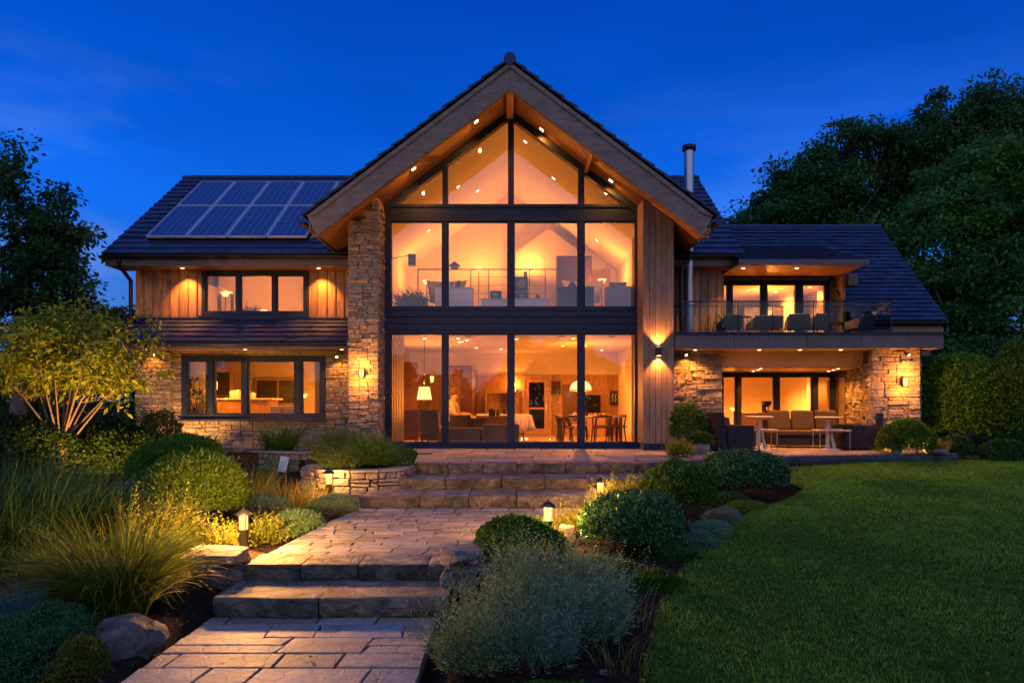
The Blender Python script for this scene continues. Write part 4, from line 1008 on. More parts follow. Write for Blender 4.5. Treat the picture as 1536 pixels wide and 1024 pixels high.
cab('cabinet','dark glossy cabinet behind the right mullion of the upper glazing',837,891,431,14.95,UZ,M_fabd,.5)
cab('cabinet','grey cabinet carrying a small radio at the right end of the upper glazing',910,951,431,14.95,UZ,M_grey,.4)
cab('tall_shelf','tall brown bookcase beside the right mullion of the upper room',835,888,385,18.8,UZ,M_dwood,.4,'bookcase')
mb=MB(); mb.box(X(886,19.5),X(914,19.5),19.9,19.99,UZ,Z(402,19.5)); mb.box(X(906,19.5),X(917,19.5),19.86,19.99,UZ,Z(400,19.5)); part(mb,'interior_doorframe',M_oak)
t=thing('radio','small slatted radio on the grey cabinet of the upper room','radio',pos(927,15.1,Z(431,14.95)+.02))
Yq=15.1; zb=Z(431,14.95)+.02
mb=MB(); mb.box(X(914,Yq),X(940,Yq),Yq-.06,Yq+.06,zb,zb+.02); mb.box(X(914,Yq),X(940,Yq),Yq-.06,Yq+.06,zb+.09,zb+.105)
for k in range(9): xx=X(914,Yq)+(X(940,Yq)-X(914,Yq))*k/8; mb.box(xx-.006,xx+.006,Yq-.055,Yq-.045,zb+.02,zb+.09)
mb.build('casing',M_dwood,t); mb=MB(); mb.box(X(915,Yq),X(939,Yq),Yq-.03,Yq+.05,zb+.021,zb+.089); mb.build('body',M_grey,t)
t=thing('loudspeaker','black wall speaker on a bracket high in the upper left bay','loudspeaker',pos(618,17,Z(390,17)))
mb=MB(); Yq=17; mb.obox((X(618,Yq),Yq,Z(390,Yq)),(.19,.18,.27),Matrix.Rotation(.15,3,'Z')); mb.build('casing',M_black,t,bevel=.01)
mb=MB(); mb.tube([(X(618,Yq),Yq,Z(390,Yq)+.12),(X(622,Yq),Yq+.1,Z(380,Yq)),(-3.05,Yq+.3,Z(384,Yq))],.014,6); mb.build('bracket',M_black,t)
for i,(px0,px1,py0,py1,lb) in enumerate(((735,752,436,449,'dark loudspeaker lying left on the long low white cabinet'),(772,792,415,436,'upper black loudspeaker of the pair beside the centre mullion'),(772,792,438,449,'lower black loudspeaker of the pair beside the centre mullion'),(786,791,407,415,'tiny black box on top of the upper loudspeaker'))):
    Yq=15.35+.3*(i in(1,3)); t=thing('loudspeaker',lb,'loudspeaker',(X((px0+px1)/2,Yq),Yq,Z(py1,Yq)),0,'dark hi-fi boxes in the upper room')
    x0,x1,z0,z1=X(px0,Yq),X(px1,Yq),Z(py1,Yq),Z(py0,Yq)
    mb=MB(); mb.box(x0,x1,Yq,Yq+.2,z0,z1); mb.build('casing',M_black,t,bevel=.012)
    mb=MB(); r_=min(x1-x0,z1-z0)*.36; mb.tube([((x0+x1)/2,Yq-.008,(z0+z1)/2),((x0+x1)/2,Yq+.01,(z0+z1)/2)],[r_*.8,r_],16); mb.build('cone',M_grey,t)
# birdhouse-like ornament
t=thing('model_house','little gabled model house standing in the upper room','ornament',pos(682,17.1,Z(404,17.1)+.015)); Yq=17.15; zb=Z(404,17.2)+.02
cxx=X(682,Yq); mb=MB(); mb.box(cxx-.09,cxx+.09,Yq-.08,Yq+.08,zb,zb+.06); mb.build('body',M_grey,t); mb=MB(); mb.prism([(cxx-.14,zb+.05),(cxx+.14,zb+.05),(cxx,zb+.16)],Yq-.1,Yq+.1); mb.build('roof',M_dwood,t)
def swivel(label,px,Y,w,m,rz):
    t=thing('lounge_chair',label,'chair',pos(px,Y,UZ),rz,'curved lounge chairs in the upper room')
    mb=MB(); V=[];F=[];n=13
    for j,(zz,rr,yy) in enumerate(((.42,.30,.10),(.70,.33,.16),(.98,.40,.24))):
        for i in range(n):
            a=math.radians(200+140*i/(n-1)); V.append((rr*w*math.cos(a),-rr*math.sin(a)+yy-.1,zz))
    for j in range(2):
        for i in range(n-1): a=j*n+i; F.append((a,a+1,a+n+1,a+n))
    mb.add(V,F,True); o=mb.build('backrest',m,t,local=True); s=o.modifiers.new('t','SOLIDIFY'); s.thickness=.03
    mb=MB(); mb.lathe([(.25,.36),(.31,.40),(.3,.46),(.0001,.47)],(0,.1,0),18); mb.build('seat',m,t,local=True)
    mb=MB(); mb.tube([(0,.1,.02),(0,.1,.37)],.03,8); mb.lathe([(.25,0),(.25,.02)],(0,.1,0),16); mb.build('pedestal',M_steel,t,local=True)
    return t
swivel('curved grey lounge chair behind the pale grey cabinet',668,16.2,1.25,M_grey,0)
swivel('curved cream lounge chair in front of the tall brown shelf',876,16.2,1.3,M_cream,0)
# books between chair and cabinet
for i in range(6):
    Yq=15.1; x=X(664,Yq)+i*.05; mb=MB(); h_=.12+.02*(i%3); zb=Z(432,14.95)+.02
    mb.obox((x,Yq,zb+h_/2),(.025,.1,h_),Matrix.Rotation(.12*(i%2),3,'Y')); o=mb.build('book',[M_white,M_grey,M_cream][i%3]); tag(o,['white book at the left end of the row on the pale grey cabinet','grey book second from the left in the row','cream book third from the left in the row','white book fourth from the left in the row','grey book fifth from the left in the row','cream book at the right end of the row on the cabinet'][i],'book','row of books on the pale grey cabinet')

# left wing rooms
room(-8.3,-3.42,15.42,19.2,.1,2.10)
inlight([(X(320,16.4),16.4),(X(343,17.2),17.2),(X(385,16.5),16.5),(X(430,17),17),(-5.2,18),(-7.4,16.2),(-3.9,16.5)],2.098,18)
mb=MB(); Yk=19.1
xa,xb=X(382,Yk),X(452,Yk); zt_=Z(566,Yk); mb.box(xa,xb,Yk,Yk+.08,.9,zt_); kw=part(mb,'interior_window',M_oak)
mb=MB(); mid=(xa+xb)/2; mb.box(xa+.07,mid-.03,Yk-.008,Yk-.001,.97,zt_-.08); mb.box(mid+.03,xb-.07,Yk-.008,Yk-.001,.97,zt_-.08); mb.build('pane',M_scr2:=pm('dark_pane',(.05,.035,.015),.3),kw)
mb=MB(); xa,xb=X(322,18.2),X(349,18.2); mb.box(xa,xb,18.2,18.26,.1,Z(551,18.2)); kd=part(mb,'interior_doorframe',M_oak); mb=MB(); mb.box(xa-.5,xb-.08,18.18,18.195,.1,Z(558,18.2)); mb.build('pane',M_scr2,kd)
curtain(X(281,15.5),X(308,15.5),15.5,.35,2.05,'heavy cream curtain at the left end of the kitchen window',6)
curtain(X(472,15.5),X(484,15.5),15.5,.35,2.05,'grey curtain at the right end of the kitchen window',4,m=M_curtg)
t=thing('kitchen_counter','pale kitchen island running behind the ground floor window','counter',(-6.3,16.6,.1))
Yk=16.8; xa,xb=X(321,Yk),X(402,Yk); zt_=Z(597,Yk)
mb=MB(); mb.box(xa,xb,Yk,Yk+.7,.1,zt_-.04); mb.build('body',M_oak,t); mb=MB(); mb.box(xa-.03,xb+.12,Yk-.04,Yk+.75,zt_-.04,zt_); mb.build('worktop',M_white,t,bevel=.005)
for i,(px,w,h,m,lb) in enumerate(((350,.09,.20,M_white,'tall white canister leftmost on the kitchen island'),(357,.07,.22,M_white,'white jug beside the leftmost canister'),(368,.06,.19,M_cream,'cream canister just right of the window mullion'),(373,.05,.17,M_white,'second canister right of the window mullion'),(380,.06,.15,M_cream,'shortest canister at the right end of the row'),(340,.04,.06,M_dwood,'small dark bowl left of the canisters'))):
    mb=MB(); mb.lathe([(w*.9,0),(w,.02),(w,h*.85),(w*.6,h*.95),(w*.6,h)],(X(px,17.1),17.1,zt_),16); o=mb.build('canister' if i!=5 else 'bowl',m); tag(o,lb,'canister' if i!=5 else 'bowl','canisters on the kitchen island')
for i,px in enumerate((421,436)):
    c=dining_chair(['cream backed stool left of the pair beyond the kitchen window','cream backed stool right of the pair beyond the kitchen window'][i],M_cream,pos(px,16.4,.1),math.radians(180),'cream chairs in the kitchen'); c.scale=(.8,.8,1.0)
uplamp('small lamp beside the grey kitchen curtain',455,592,17.2,10,.1)
t=thing('pendant_lamp','narrow glowing pendant beside the left mullion of the kitchen window','lamp',(X(323.5,16.6),16.6,1.2))
cx,cyy=X(323.5,16.6),16.6; mb=MB(); mb.lathe([(.04,Z(584,16.6)),(.045,Z(574,16.6)),(.02,Z(570,16.6))],(cx,cyy,0),12); mb.build('lamp_shade',E_shade,t); mb=MB(); mb.tube([(cx,cyy,Z(570,16.6)),(cx,cyy,2.1)],.006,6); mb.build('cord',M_black,t); point((cx,cyy-.12,Z(579,16.6)),6)
# bedroom
mb=MB(); x0,x1=-8.3,-3.4; mb.box(x0-.05,x0,15.65,19.3,2.9,4.2); mb.box(x1,x1+.05,15.65,19.3,2.9,4.6); mb.box(x0,x1,19.3,19.38,2.9,5.4); part(mb,'interior_wall',M_plaster)
mb=MB(); mb.box(x0,x1,15.65,19.3,2.86,2.899); part(mb,'interior_floor',M_floorw)
mb=MB(); mb.prism_x([(15.64,4.02),(18.6,5.4),(19.38,5.4),(19.38,5.45),(18.6,5.45),(15.64,4.07)],x0,x1); part(mb,'interior_ceiling',M_ceil)
uplamp('warm lamp behind the middle pane of the bedroom window',394,466,17.8,11,2.9)
uplamp('bright little lamp behind the left pane of the bedroom window',338,440,17.6,7,2.9)
for x,y in((-6.8,17),(-5.4,17),(-4.2,17),(-7.6,18)):
    z=4.07+(y-15.64)*(1.38/2.96)-.05; downlight(x,y,z,5,150)
t=thing('mirror','dark framed mirror leaning by the left bedroom pane','mirror',(X(345,17.6),17.6,2.9)); Yq=17.7
mb=MB(); mb.box(X(326,Yq),X(331,Yq),Yq,Yq+.04,2.9,3.95); mb.box(X(346,Yq),X(350,Yq),Yq,Yq+.04,2.9,3.85); mb.bar((X(326,Yq),Yq+.02,3.95),(X(350,Yq),Yq+.02,3.75),.05,.07); mb.build('frame',M_dwood,t)
# right upper room
room(4.68,7.7,YD+.1,18.9,2.40,3.78,ceil=M_ceil)
inlight([(X(1123,17),17),(X(1163,17.3),17.3),(X(1215,16.6),16.6)],3.778,55,150)
cab('console','low brown console behind the balcony doors',1116,1200,461,17.6,2.4,M_dwood,.4)
uplamp('small glowing lamp on a stand between the balcony door leaves',1152,468,16.9,10,2.4)
mb=MB(); mb.box(7.0,7.05,17.0,18.9,2.4,3.78); part(mb,'interior_wall',M_plaster)
# right lower room
room(4.3,8.6,YP+.1,20.2,.02,1.72,ceil=M_ceil)
inlight([(X(1119,18.0),18.0),(X(1147,18.6),18.6),(X(1180,17.6),17.6),(X(1240,17.4),17.4),(7.9,17.6)],1.718,52,150)
mb=MB(); mb.box(X(1210,18.2),X(1218,18.2),18.2,20.2,.02,1.72); part(mb,'interior_wall',M_plaster); mb=MB(); mb.box(X(1226,18),X(1240,18),18,18.05,.02,1.65); part(mb,'interior_cupboard',M_dwood)
t=thing('table_lamp','drum shaded lamp glowing in the corner window of the patio','lamp',(X(1265,17.4),17.4,.02)); cx,cyy=X(1266,17.4),17.4
mb=MB(); z0,z1=Z(607,17.4),Z(589,17.4); mb.lathe([(.15,z0),(.13,z1)],(cx,cyy,0),18); mb.build('lamp_shade',E_shade,t); mb=MB(); mb.tube([(cx,cyy,.42),(cx,cyy,z0)],.02,8); mb.lathe([(.08,.40),(.08,.42)],(cx,cyy,0),14); mb.build('stand',M_dwood,t); point((cx,cyy-.1,z1+.08),9)
mb=MB(); mb.box(cx-.3,cx+.3,17.2,17.6,.02,.40); o=mb.build('side_cabinet',M_dwood,bevel=.01); tag(o,'small dark cabinet under the drum shaded lamp','cabinet')
t=thing('coffee_machine','dark coffee machine behind the second patio door leaf','coffee machine',pos(1152,17.2,.6)); Yq=17.2; x=X(1152,Yq); zb=Z(619,Yq)
mb=MB(); mb.box(x-.09,x+.09,Yq,Yq+.2,zb,zb+.04); mb.box(x-.09,x+.09,Yq+.12,Yq+.2,zb+.04,zb+.26); mb.hexa([(x-.08,Yq,zb+.2),(x+.08,Yq,zb+.2),(x+.08,Yq+.2,zb+.2),(x-.08,Yq+.2,zb+.2),(x-.11,Yq-.02,zb+.30),(x+.09,Yq-.02,zb+.30),(x+.09,Yq+.2,zb+.30),(x-.11,Yq+.2,zb+.30)]); mb.build('body',M_black,t,bevel=.006)
mb=MB(); mb.lathe([(.03,zb+.05),(.045,zb+.1),(.035,zb+.15)],(x+.01,Yq+.03,0),12); mb.build('jug',M_steel,t)
cab('low_cabinet','oak kitchen unit carrying the coffee machine behind the patio doors',1112,1168,620,17.15,.02,M_oak,.5)
uplamp('slim candle shaped lamp behind the leftmost patio pane',1101,612,17.6,6,.02)

# ------------------------------------------------------------------ balcony and patio furniture
def shell_chair(label,px,w,h,rz,Y=14.5,group='woven chairs on the balcony'):
    t=thing('balcony_chair',label,'chair',(X(px,Y),Y,2.385),math.radians(rz),group)
    mb=MB(); mb.hexa([(-w*.47,.10,.12),(w*.47,.10,.12),(w*.47,.16,.12),(-w*.47,.16,.12),(-w*.50,.24,h),(w*.50,.24,h),(w*.50,.30,h),(-w*.50,.30,h)]); mb.build('backrest',M_weave,t,bevel=.028,local=True,segs=3)
    for s_ in(-1,1):
        mb=MB(); mb.hexa([(s_*w*.5-.02,-.28,.14),(s_*w*.5+.02,-.28,.14),(s_*w*.5+.02,.16,.14),(s_*w*.5-.02,.16,.14),(s_*w*.5-.02,-.28,h*.66),(s_*w*.5+.02,-.28,h*.66),(s_*w*.5+.02,.22,h*.9),(s_*w*.5-.02,.22,h*.9)]); mb.build('armrest',M_weave,t,bevel=.015,local=True,segs=2)
    mb=MB(); mb.box(-w*.42,w*.42,-.28,.12,.14,.24); mb.build('seat',M_cush,t,bevel=.03,local=True,segs=2)
    legs(t,(-w*.38,w*.38),(-.24,.14),.15,M_dwood,.014); return t
M_tab=pm('patio_table_white',(.46,.42,.37),.45,var=.06,nscale=5)
M_weave=pm('woven_cane',(.17,.125,.10),.9,var=.35,nscale=60,bump=.6,bscale=90)
shell_chair('woven balcony chair nearest the dark timber wall',1095,.36,.42,180)
shell_chair('wide woven balcony seat between the first two door mullions',1147,.60,.40,180)
shell_chair('woven balcony chair turned slightly left, third along the balustrade',1196,.42,.44,165)
shell_chair('woven balcony chair at the right end of the row, before the timber post',1226,.42,.44,190)
shell_chair('faint woven chair behind the glass at the blue roof end of the balcony',1290,.40,.42,200)
tt=thing('balcony_stool','low open side table between two balcony chairs','side table',(X(1118,14.6),14.6,2.385))
mb=MB(); mb.lathe([(.12,.40),(.12,.42)],(0,0,0),16); mb.build('tabletop',M_dwood,tt,local=True); legs(tt,(-.08,.08),(-.08,.08),.4,M_dwood,.01)
t=thing('pot_plant','dark strappy pot plant behind the first balcony chair','pot plant',(X(1090,15.1),15.1,2.385))
POTPL=t
# patio
armchair('charcoal high backed armchair at the left end of the patio',M_fabd,(X(1092,13.75),13.75,0),math.radians(100),'charcoal patio armchairs',w=.78,h=.78,cush=M_fabd,feet=.03)
armchair('charcoal high backed armchair beside the stone pillar on the patio',M_fabd,(X(1284,14.2),14.2,0),math.radians(-95),'charcoal patio armchairs',w=.74,h=.76,cush=M_fabd,feet=.03)
ac=armchair('smaller brown armchair facing in beside the left patio table',M_cush,(X(1112,14.7),14.7,0),math.radians(80),'brown chairs on the patio',w=.5,h=.66,arm=.46)
t=thing('sofa','long taupe outdoor sofa with upright back cushions under the patio ceiling','sofa',(X(1203,15.0),15.0,0)); w=2.15
x0=X(1150,15)
cx=X(1205,15)-X(1203,15)
mb=MB(); mb.box(-.72,.98,-.35,.4,.05,.26); mb.build('base',M_fabd,t,bevel=.015,local=True); mb=MB(); mb.box(-.70,.96,-.38,.25,.262,.37); mb.build('seat',M_cush,t,bevel=.03,local=True,segs=3)
for i,xx in enumerate((-.42,.10,.62)):
    mb=MB(); mb.hexa([(xx-.25,.12,.36),(xx+.25,.12,.36),(xx+.25,.26,.36),(xx-.25,.26,.36),(xx-.24,.2,.80),(xx+.24,.2,.80),(xx+.24,.33,.80),(xx-.24,.33,.80)]); mb.build('back_cushion',M_cush,t,bevel=.05,local=True,segs=3)
mb=MB(); mb.box(-.72,.98,.34,.42,.26,.6); mb.build('backrest',M_fabd,t,bevel=.01,local=True); legs(t,(-.66,.92),(-.3,.34),.06,M_black,.025)
def ttable(label,px,Y,w,h):
    t=thing('patio_table',label,'table',(X(px,Y),Y,0),0,'white pedestal tables on the patio')
    mb=MB(); mb.lathe([(.0001,h-.03),(w/2-.03,h-.03),(w/2,h-.015),(w/2,h-.005),(w/2-.02,h),(.0001,h)],(0,0,0),28); mb.build('tabletop',M_tab,t,local=True)
    mb=MB(); mb.tube([(-.02,0,0),(-.02,0,h-.03)],[.045,.032],12); mb.build('pedestal',M_tab,t,local=True)
    mb=MB(); mb.tube([(.13,0,0),(.07,0,.25),(.06,0,.38)],[.04,.028,.028],10); mb.build('brace',M_tab,t,local=True)
    mb=MB(); mb.lathe([(.2,0),(.2,.012),(.05,.025)],(.03,0,0),20); mb.build('base',M_tab,t,local=True); return t
ttable('white round pedestal table in front of the left end of the patio sofa',1139,13.95,.56,.69)
ttable('white round pedestal table in front of the right end of the patio sofa',1243,14.0,.55,.68)
def bench(label,px0,px1,Y,h,m=M_white,metal=False):
    t=thing('patio_stool',label,'stool',(X((px0+px1)/2,Y),Y,0),0,'low pale stools on the patio'); w=X(px1,Y)-X(px0,Y)
    mb=MB(); mb.box(-w/2,w/2,-.17,.17,h-.045,h-.0); mb.build('seat',m,t,bevel=.02,local=True,segs=2); legs(t,(-w/2+.04,w/2-.04),(-.16,.16),h-.055,M_steel if metal else m,.012); return t
bench('pale boxy stool tucked beside the left pedestal table',1132,1164,14.1,.42,M_stool:=pm('stool_taupe',(.34,.28,.23),.6))
bench('pale stool with thin metal legs below the right pedestal table',1222,1272,14.0,.42,M_stool,True)

# small things that fill the rooms
Yq=19.86
for i,(px,py,w,h,lb) in enumerate(((560,0,0,0,''),(812,575,.30,.40,'tall slim picture right of the interior door'),)):
    if i==0: continue
    t=thing('framed_picture',lb,'picture',(X(px,Yq),Yq,Z(py,Yq))); x,z=X(px+22,Yq),Z(py+6,Yq)
    mb=MB(); mb.box(x-w/2,x+w/2,Yq,Yq+.03,z-h/2,z+h/2); mb.build('frame',M_dwood,t); mb=MB(); mb.box(x-w/2+.03,x+w/2-.03,Yq-.004,Yq-.001,z-h/2+.03,z+h/2-.03); mb.build('painting',M_cush,t)
def sconce(label,x,y,z,e):
    t=thing('wall_sconce',label,'wall light',(x,y,z)); mb=MB(); mb.box(x-.04,x+.04,y-.02,y+.02,z-.10,z+.02); mb.build('bracket',M_black,t)
    mb=MB(); mb.lathe([(.03,z-.06),(.055,z+.10)],(x,y-.07,0),14); mb.build('lamp_shade',E_shade,t); point((x,y-.09,z+.14),e,WARM,.03)
sconce('small wall light beyond the trapezoid pendant on the left',X(648,17.3),17.36,Z(570,17.3),6)
sconce('small wall light on the panelling left of the interior door',X(772,19.9),19.93,Z(585,19.9),8)
for i,(px,y,w,h,m,lb) in enumerate(((862,16.5,.05,.10,M_white,'white bowl at the left of the dining table'),(880,16.6,.035,.20,M_fabd,'dark bottle in the middle of the dining table'),(893,16.45,.03,.09,M_cream,'small cream cup on the dining table'),(907,16.6,.06,.07,M_oak,'wooden bowl at the right of the dining table'))):
    mb=MB(); mb.lathe([(w*.6,0),(w,h*.4),(w*.8,h*.75),(w*.45,h)],(X(px,y),y,.64),14); o=mb.build('bowl' if i in(0,3) else 'bottle' if i==1 else 'cup',m); tag(o,lb,'tableware','tableware on the dining table')
for i,(px,w,h,m,lb) in enumerate(((724,.30,.05,M_cream,'folded papers at the left end of the dark desk'),(738,.16,.16,M_black,'dark box standing on the dark desk'),(757,.24,.04,M_white,'white tray on the dark desk'))):
    x=X(px,17.1); mb=MB(); mb.box(x-w/2,x+w/2,17.05,17.25,.641,.641+h); o=mb.build(['papers','storage_box','tray'][i],m,bevel=.006); tag(o,lb,['papers','box','tray'][i],'things on the dark desk')
for i,(x,z,w,h,lb) in enumerate(((-1.9,4.2,.5,.36,'wide picture on the upper gable wall at the left'),(2.5,3.95,.4,.3,'small picture at the far right of the upper gable wall'))):
    t=thing('framed_picture',lb,'picture',(x,19.93,z),0,'pictures on the upper gable wall'); mb=MB(); mb.box(x-w/2,x+w/2,19.94,19.985,z-h/2,z+h/2); mb.build('frame',M_dwood,t); mb=MB(); mb.box(x-w/2+.03,x+w/2-.03,19.93,19.938,z-h/2+.03,z+h/2-.03); mb.build('painting',[M_grey,M_cush][i],t)
for i,(px,w,h,lb) in enumerate(((688,.10,.18,'dark vase on the pale grey cabinet upstairs'),(858,.12,.14,'dark bowl on the dark glossy cabinet upstairs'),(872,.05,.22,'slim bottle on the dark glossy cabinet upstairs'),(806,.07,.12,'small vase on the long low white cabinet'))):
    zb={0:Z(432,14.95),1:Z(431,14.95),2:Z(431,14.95),3:Z(449,15.2)}[i]+.02; y=15.2 if i<3 else 15.4
    mb=MB(); mb.lathe([(w*.5,0),(w*.8,h*.5),(w*.4,h*.85),(w*.5,h)],(X(px,y),y,zb),14); o=mb.build('vase' if i!=2 else 'bottle',M_black if i%2==0 else M_dwood); tag(o,lb,'ornament','ornaments on the upper room cabinets')
import mathutils.noise as mnoise
# ------------------------------------------------------------------ paving, steps and walls of the garden
def paving(name,y0,y1,xl,xr,z,dr,wr,kind='structure',label=None,depth=.06,gap=.007):
    mb=MB(); y=y0
    while y<y1-.02:
        d=min(rnd.uniform(*dr),y1-y)
        if y1-y-d<dr[0]*.5: d=y1-y
        ym=y+d/2; a=xl(ym); b=xr(ym); x=a-rnd.uniform(0,wr[0]*.6)
        skew=rnd.uniform(-.02,.02)
        while x<b-.02:
            w=rnd.uniform(*wr); x0=max(x,a); x1=min(x+w,b)
            if b-x1<.12: x1=b; w=b-x
            if x1-x0>.05:
                g=gap*.6; j=lambda: rnd.uniform(-.014,.014); h=z+rnd.uniform(-.004,.004); mb.cur=tone(1,.26,.12)
                split = rnd.random()<.22 and d>.3
                segs=[(y,y+d)] if not split else [(y,y+d*.5),(y+d*.5,y+d)]
                for (p,q) in segs:
                    l0=xl(p) if x0<=a+1e-6 else x0+skew; l1=xl(q) if x0<=a+1e-6 else x0-skew
                    r0=xr(p) if x1>=b-1e-6 else x1+skew; r1=xr(q) if x1>=b-1e-6 else x1-skew
                    mb.hexa([(l0+g,p+g,z-depth),(r0-g,p+g,z-depth),(r1-g,q-g,z-depth),(l1+g,q-g,z-depth),
                             (l0+g+abs(j())*.6,p+g+abs(j())*.5,h),(r0-g-abs(j())*.6,p+g+abs(j())*.5,h),(r1-g-abs(j())*.6,q-g-abs(j())*.5,h),(l1+g+abs(j())*.6,q-g-abs(j())*.5,h)])
            x+=w
        y+=d
    o=mb.build(name,M_paver,bevel=.005); 
    if kind: tag(o,kind=kind)
    return o
def sheet(name,poly,z0,z1): mb=MB(); mb.prism_z(poly,z0,z1); return tag(mb.build(name,M_joint),kind='structure')
LWL=lambda y: -2.47; LWR=lambda y: -.60
sheet('path_bed',[(-2.45,-3),(-.62,-3),(-.62,5.62),(-2.45,5.62)],-1.0,-.822)
paving('lower_path',-2.5,5.60,LWL,LWR,-.80,(.20,.36),(.32,.85))
sheet('path_bed',[(-2.35,6.12),(-.36,6.12),(-.10,7.7),(.6,8.8),(1.28,9.36),(-2.08,9.36)],-.70,-.505)
paving('upper_path',6.46,9.37,PATHL,PATHR,-.48,(.13,.19),(.22,.46),gap=.006)
tl=lambda y: -1.52 if y<13.2 else (-2.72 if y<14.45 else xs_+.02)
def tr(y):
    if y<=12.97: return float(np.interp(y,[10.88,11.5,11.95,12.35,12.72,12.97],[2.2,3.1,4.0,5.0,6.5,8.45]))-.2
    return 8.6
sheet('terrace_bed',[(-1.5,11.1),(2.1,11.1),(3.0,11.75),(3.9,12.2),(4.9,12.6),(6.4,12.95),(8.5,13.2),(8.5,16.6),(3.7,16.6),(3.7,14.45),(-2.7,14.45),(-2.7,13.2),(-1.5,13.2)],-.5,-.018)
paving('terrace_paving',11.2,14.44,tl,lambda y: tr(y-.28) if y-.28>10.88 else 2.0,0.0,(.42,.6),(.5,.95))
paving('terrace_paving',14.46,16.55,lambda y: xs_+.0,lambda y: 7.6,0.0,(.42,.6),(.5,.95))
# steps: rows of rough blocks, each step a part
def step(parent,name,pts,depth,ztop,h,lr=(.45,.85),mat=None,wob=1.):
    """pts: front edge polyline left to right"""
    mb=MB(); seg=[Vector((*p,0)) for p in pts]; lens=[(seg[i+1]-seg[i]).length for i in range(len(seg)-1)]; tot=sum(lens)
    def at(s):
        s=max(0,min(s,tot))
        for i,l in enumerate(lens):
            if s<=l+1e-9 or i==len(lens)-1:
                d=(seg[i+1]-seg[i]).normalized(); return seg[i]+d*s,Vector((-d.y,d.x,0))
            s-=l
    s=0
    while s<tot-.01:
        l=rnd.uniform(*lr); e=s+l
        if tot-e<.2: e=tot
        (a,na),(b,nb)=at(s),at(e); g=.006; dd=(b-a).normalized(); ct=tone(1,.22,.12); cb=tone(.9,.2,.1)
        j=lambda k=.010: rnd.uniform(-k,k)
        a2=a+dd*g; b2=b-dd*g; n=(na+nb)/2
        # front face bulges: two rings along the length
        K=max(6,int((b2-a2).length/.045)); V=[];F=[];CC=[]
        prof=[(.020,-h),(.004,-h*.86),(-.008,-h*.66),(-.014,-h*.46),(-.012,-h*.26),(-.010,-h*.09),(-.003,-.003),(.02,0),(depth*.35,.001),(depth*.7,.002),(depth,0),(depth,-h)]
        ph=rnd.uniform(0,90)
        for i in range(K+1):
            q=a2+(b2-a2)*(i/K); edge=1 if i in(0,K) else 0
            for k,(dy,dz) in enumerate(prof):
                nz=mnoise.noise(Vector((q.x*6+ph,q.y*6,dz*11)))+.6*mnoise.noise(Vector((q.x*19+ph,q.y*7,dz*30)))
                ny=(.022*wob*nz if k<5 else (.010*wob*nz if k<7 else .003*nz)); up=(.003*wob*nz if 5<k<10 else 0)
                r=q+n*(dy+ny+(.016*edge if k<7 else 0)); V.append((r.x,r.y,ztop+dz+up-(.006 if edge and 4<=k<=9 else 0))); CC.append(tuple(1.45*c for c in ct) if k>6 else cb)  # tread tops painted lighter than the risers, as if lit from above
        P=len(prof)
        for i in range(K):
            for k in range(P): F.append((i*P+k,(i+1)*P+k,(i+1)*P+(k+1)%P,i*P+(k+1)%P))
        F.append(tuple(range(P-1,-1,-1))); F.append(tuple(K*P+k for k in range(P)))
        F=[f[::-1] for f in F]
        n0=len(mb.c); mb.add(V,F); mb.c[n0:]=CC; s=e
    return mb.build(name,mat or M_block,parent)
us=thing('upper_steps','flight of three broad rough stone steps up to the terrace','steps',(0,10,-.48))
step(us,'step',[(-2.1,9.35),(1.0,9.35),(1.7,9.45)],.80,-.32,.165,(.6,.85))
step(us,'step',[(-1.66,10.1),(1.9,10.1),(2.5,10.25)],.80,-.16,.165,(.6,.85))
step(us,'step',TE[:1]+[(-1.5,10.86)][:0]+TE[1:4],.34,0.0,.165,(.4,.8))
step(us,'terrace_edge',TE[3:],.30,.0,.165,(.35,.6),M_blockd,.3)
ls=thing('lower_steps','pair of massive rough stone steps between the lower and upper path','steps',(-1.4,5.8,-.8))
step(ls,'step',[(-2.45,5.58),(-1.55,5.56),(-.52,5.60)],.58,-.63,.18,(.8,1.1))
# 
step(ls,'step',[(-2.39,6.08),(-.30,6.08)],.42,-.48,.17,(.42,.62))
def rock(name,label,c,size,seed,cat='boulder',group=None,rough=.16,blocky=0,sub=4,mat=None,parent=None):
    bm=bmesh.new(); bmesh.ops.create_icosphere(bm,subdivisions=sub,radius=1); r=np.random.default_rng(seed)
    W=r.normal(0,1,(7,3))*1.6; PH=r.uniform(0,6,7); planes=[(Vector(r.normal(0,1,3)).normalized(),r.uniform(.62,.9)) for _ in range(9)]
    for v in bm.verts:
        p=v.co.copy()
        if blocky: p=Vector([math.copysign(abs(a)**(1-blocky),a) for a in p]); m=max(abs(a) for a in p); p=p/ (m**.75)
        for n,d in planes:
            k=p.dot(n)-d*(1.25 if blocky else 1)
            if k>0: p-=n*k*.85
        q=sum(math.sin(Vector(w).dot(v.co)*2.2+ph) for w,ph in zip(W,PH))/7+.35*sum(math.sin(Vector(w).dot(v.co)*7+ph) for w,ph in zip(W,PH))/7
        p*=1+rough*q
        v.co=Vector((p.x*size[0],p.y*size[1],p.z*size[2]))
    me=bpy.data.meshes.new(name); bm.to_mesh(me); bm.free(); me.materials.append(mat or M_rock)
    set_col(me,np.ones((len(me.vertices),3))*(.85+.3*r.random()))
    o=bpy.data.objects.new(name,me); link(o,parent,True); o.location=c; tag(o,label,cat,group); return o
rock('boulder','low rounded boulder lying at the front left by the path',(X(182,4.85),4.9,-.76),(.29,.22,.19),5)
rock('block_stone','flat topped block stone, upper one left of the lower steps',(X(326,6.2),6.2,-.455),(.27,.20,.10),8,'stone','block stones beside the steps',.10,.35)
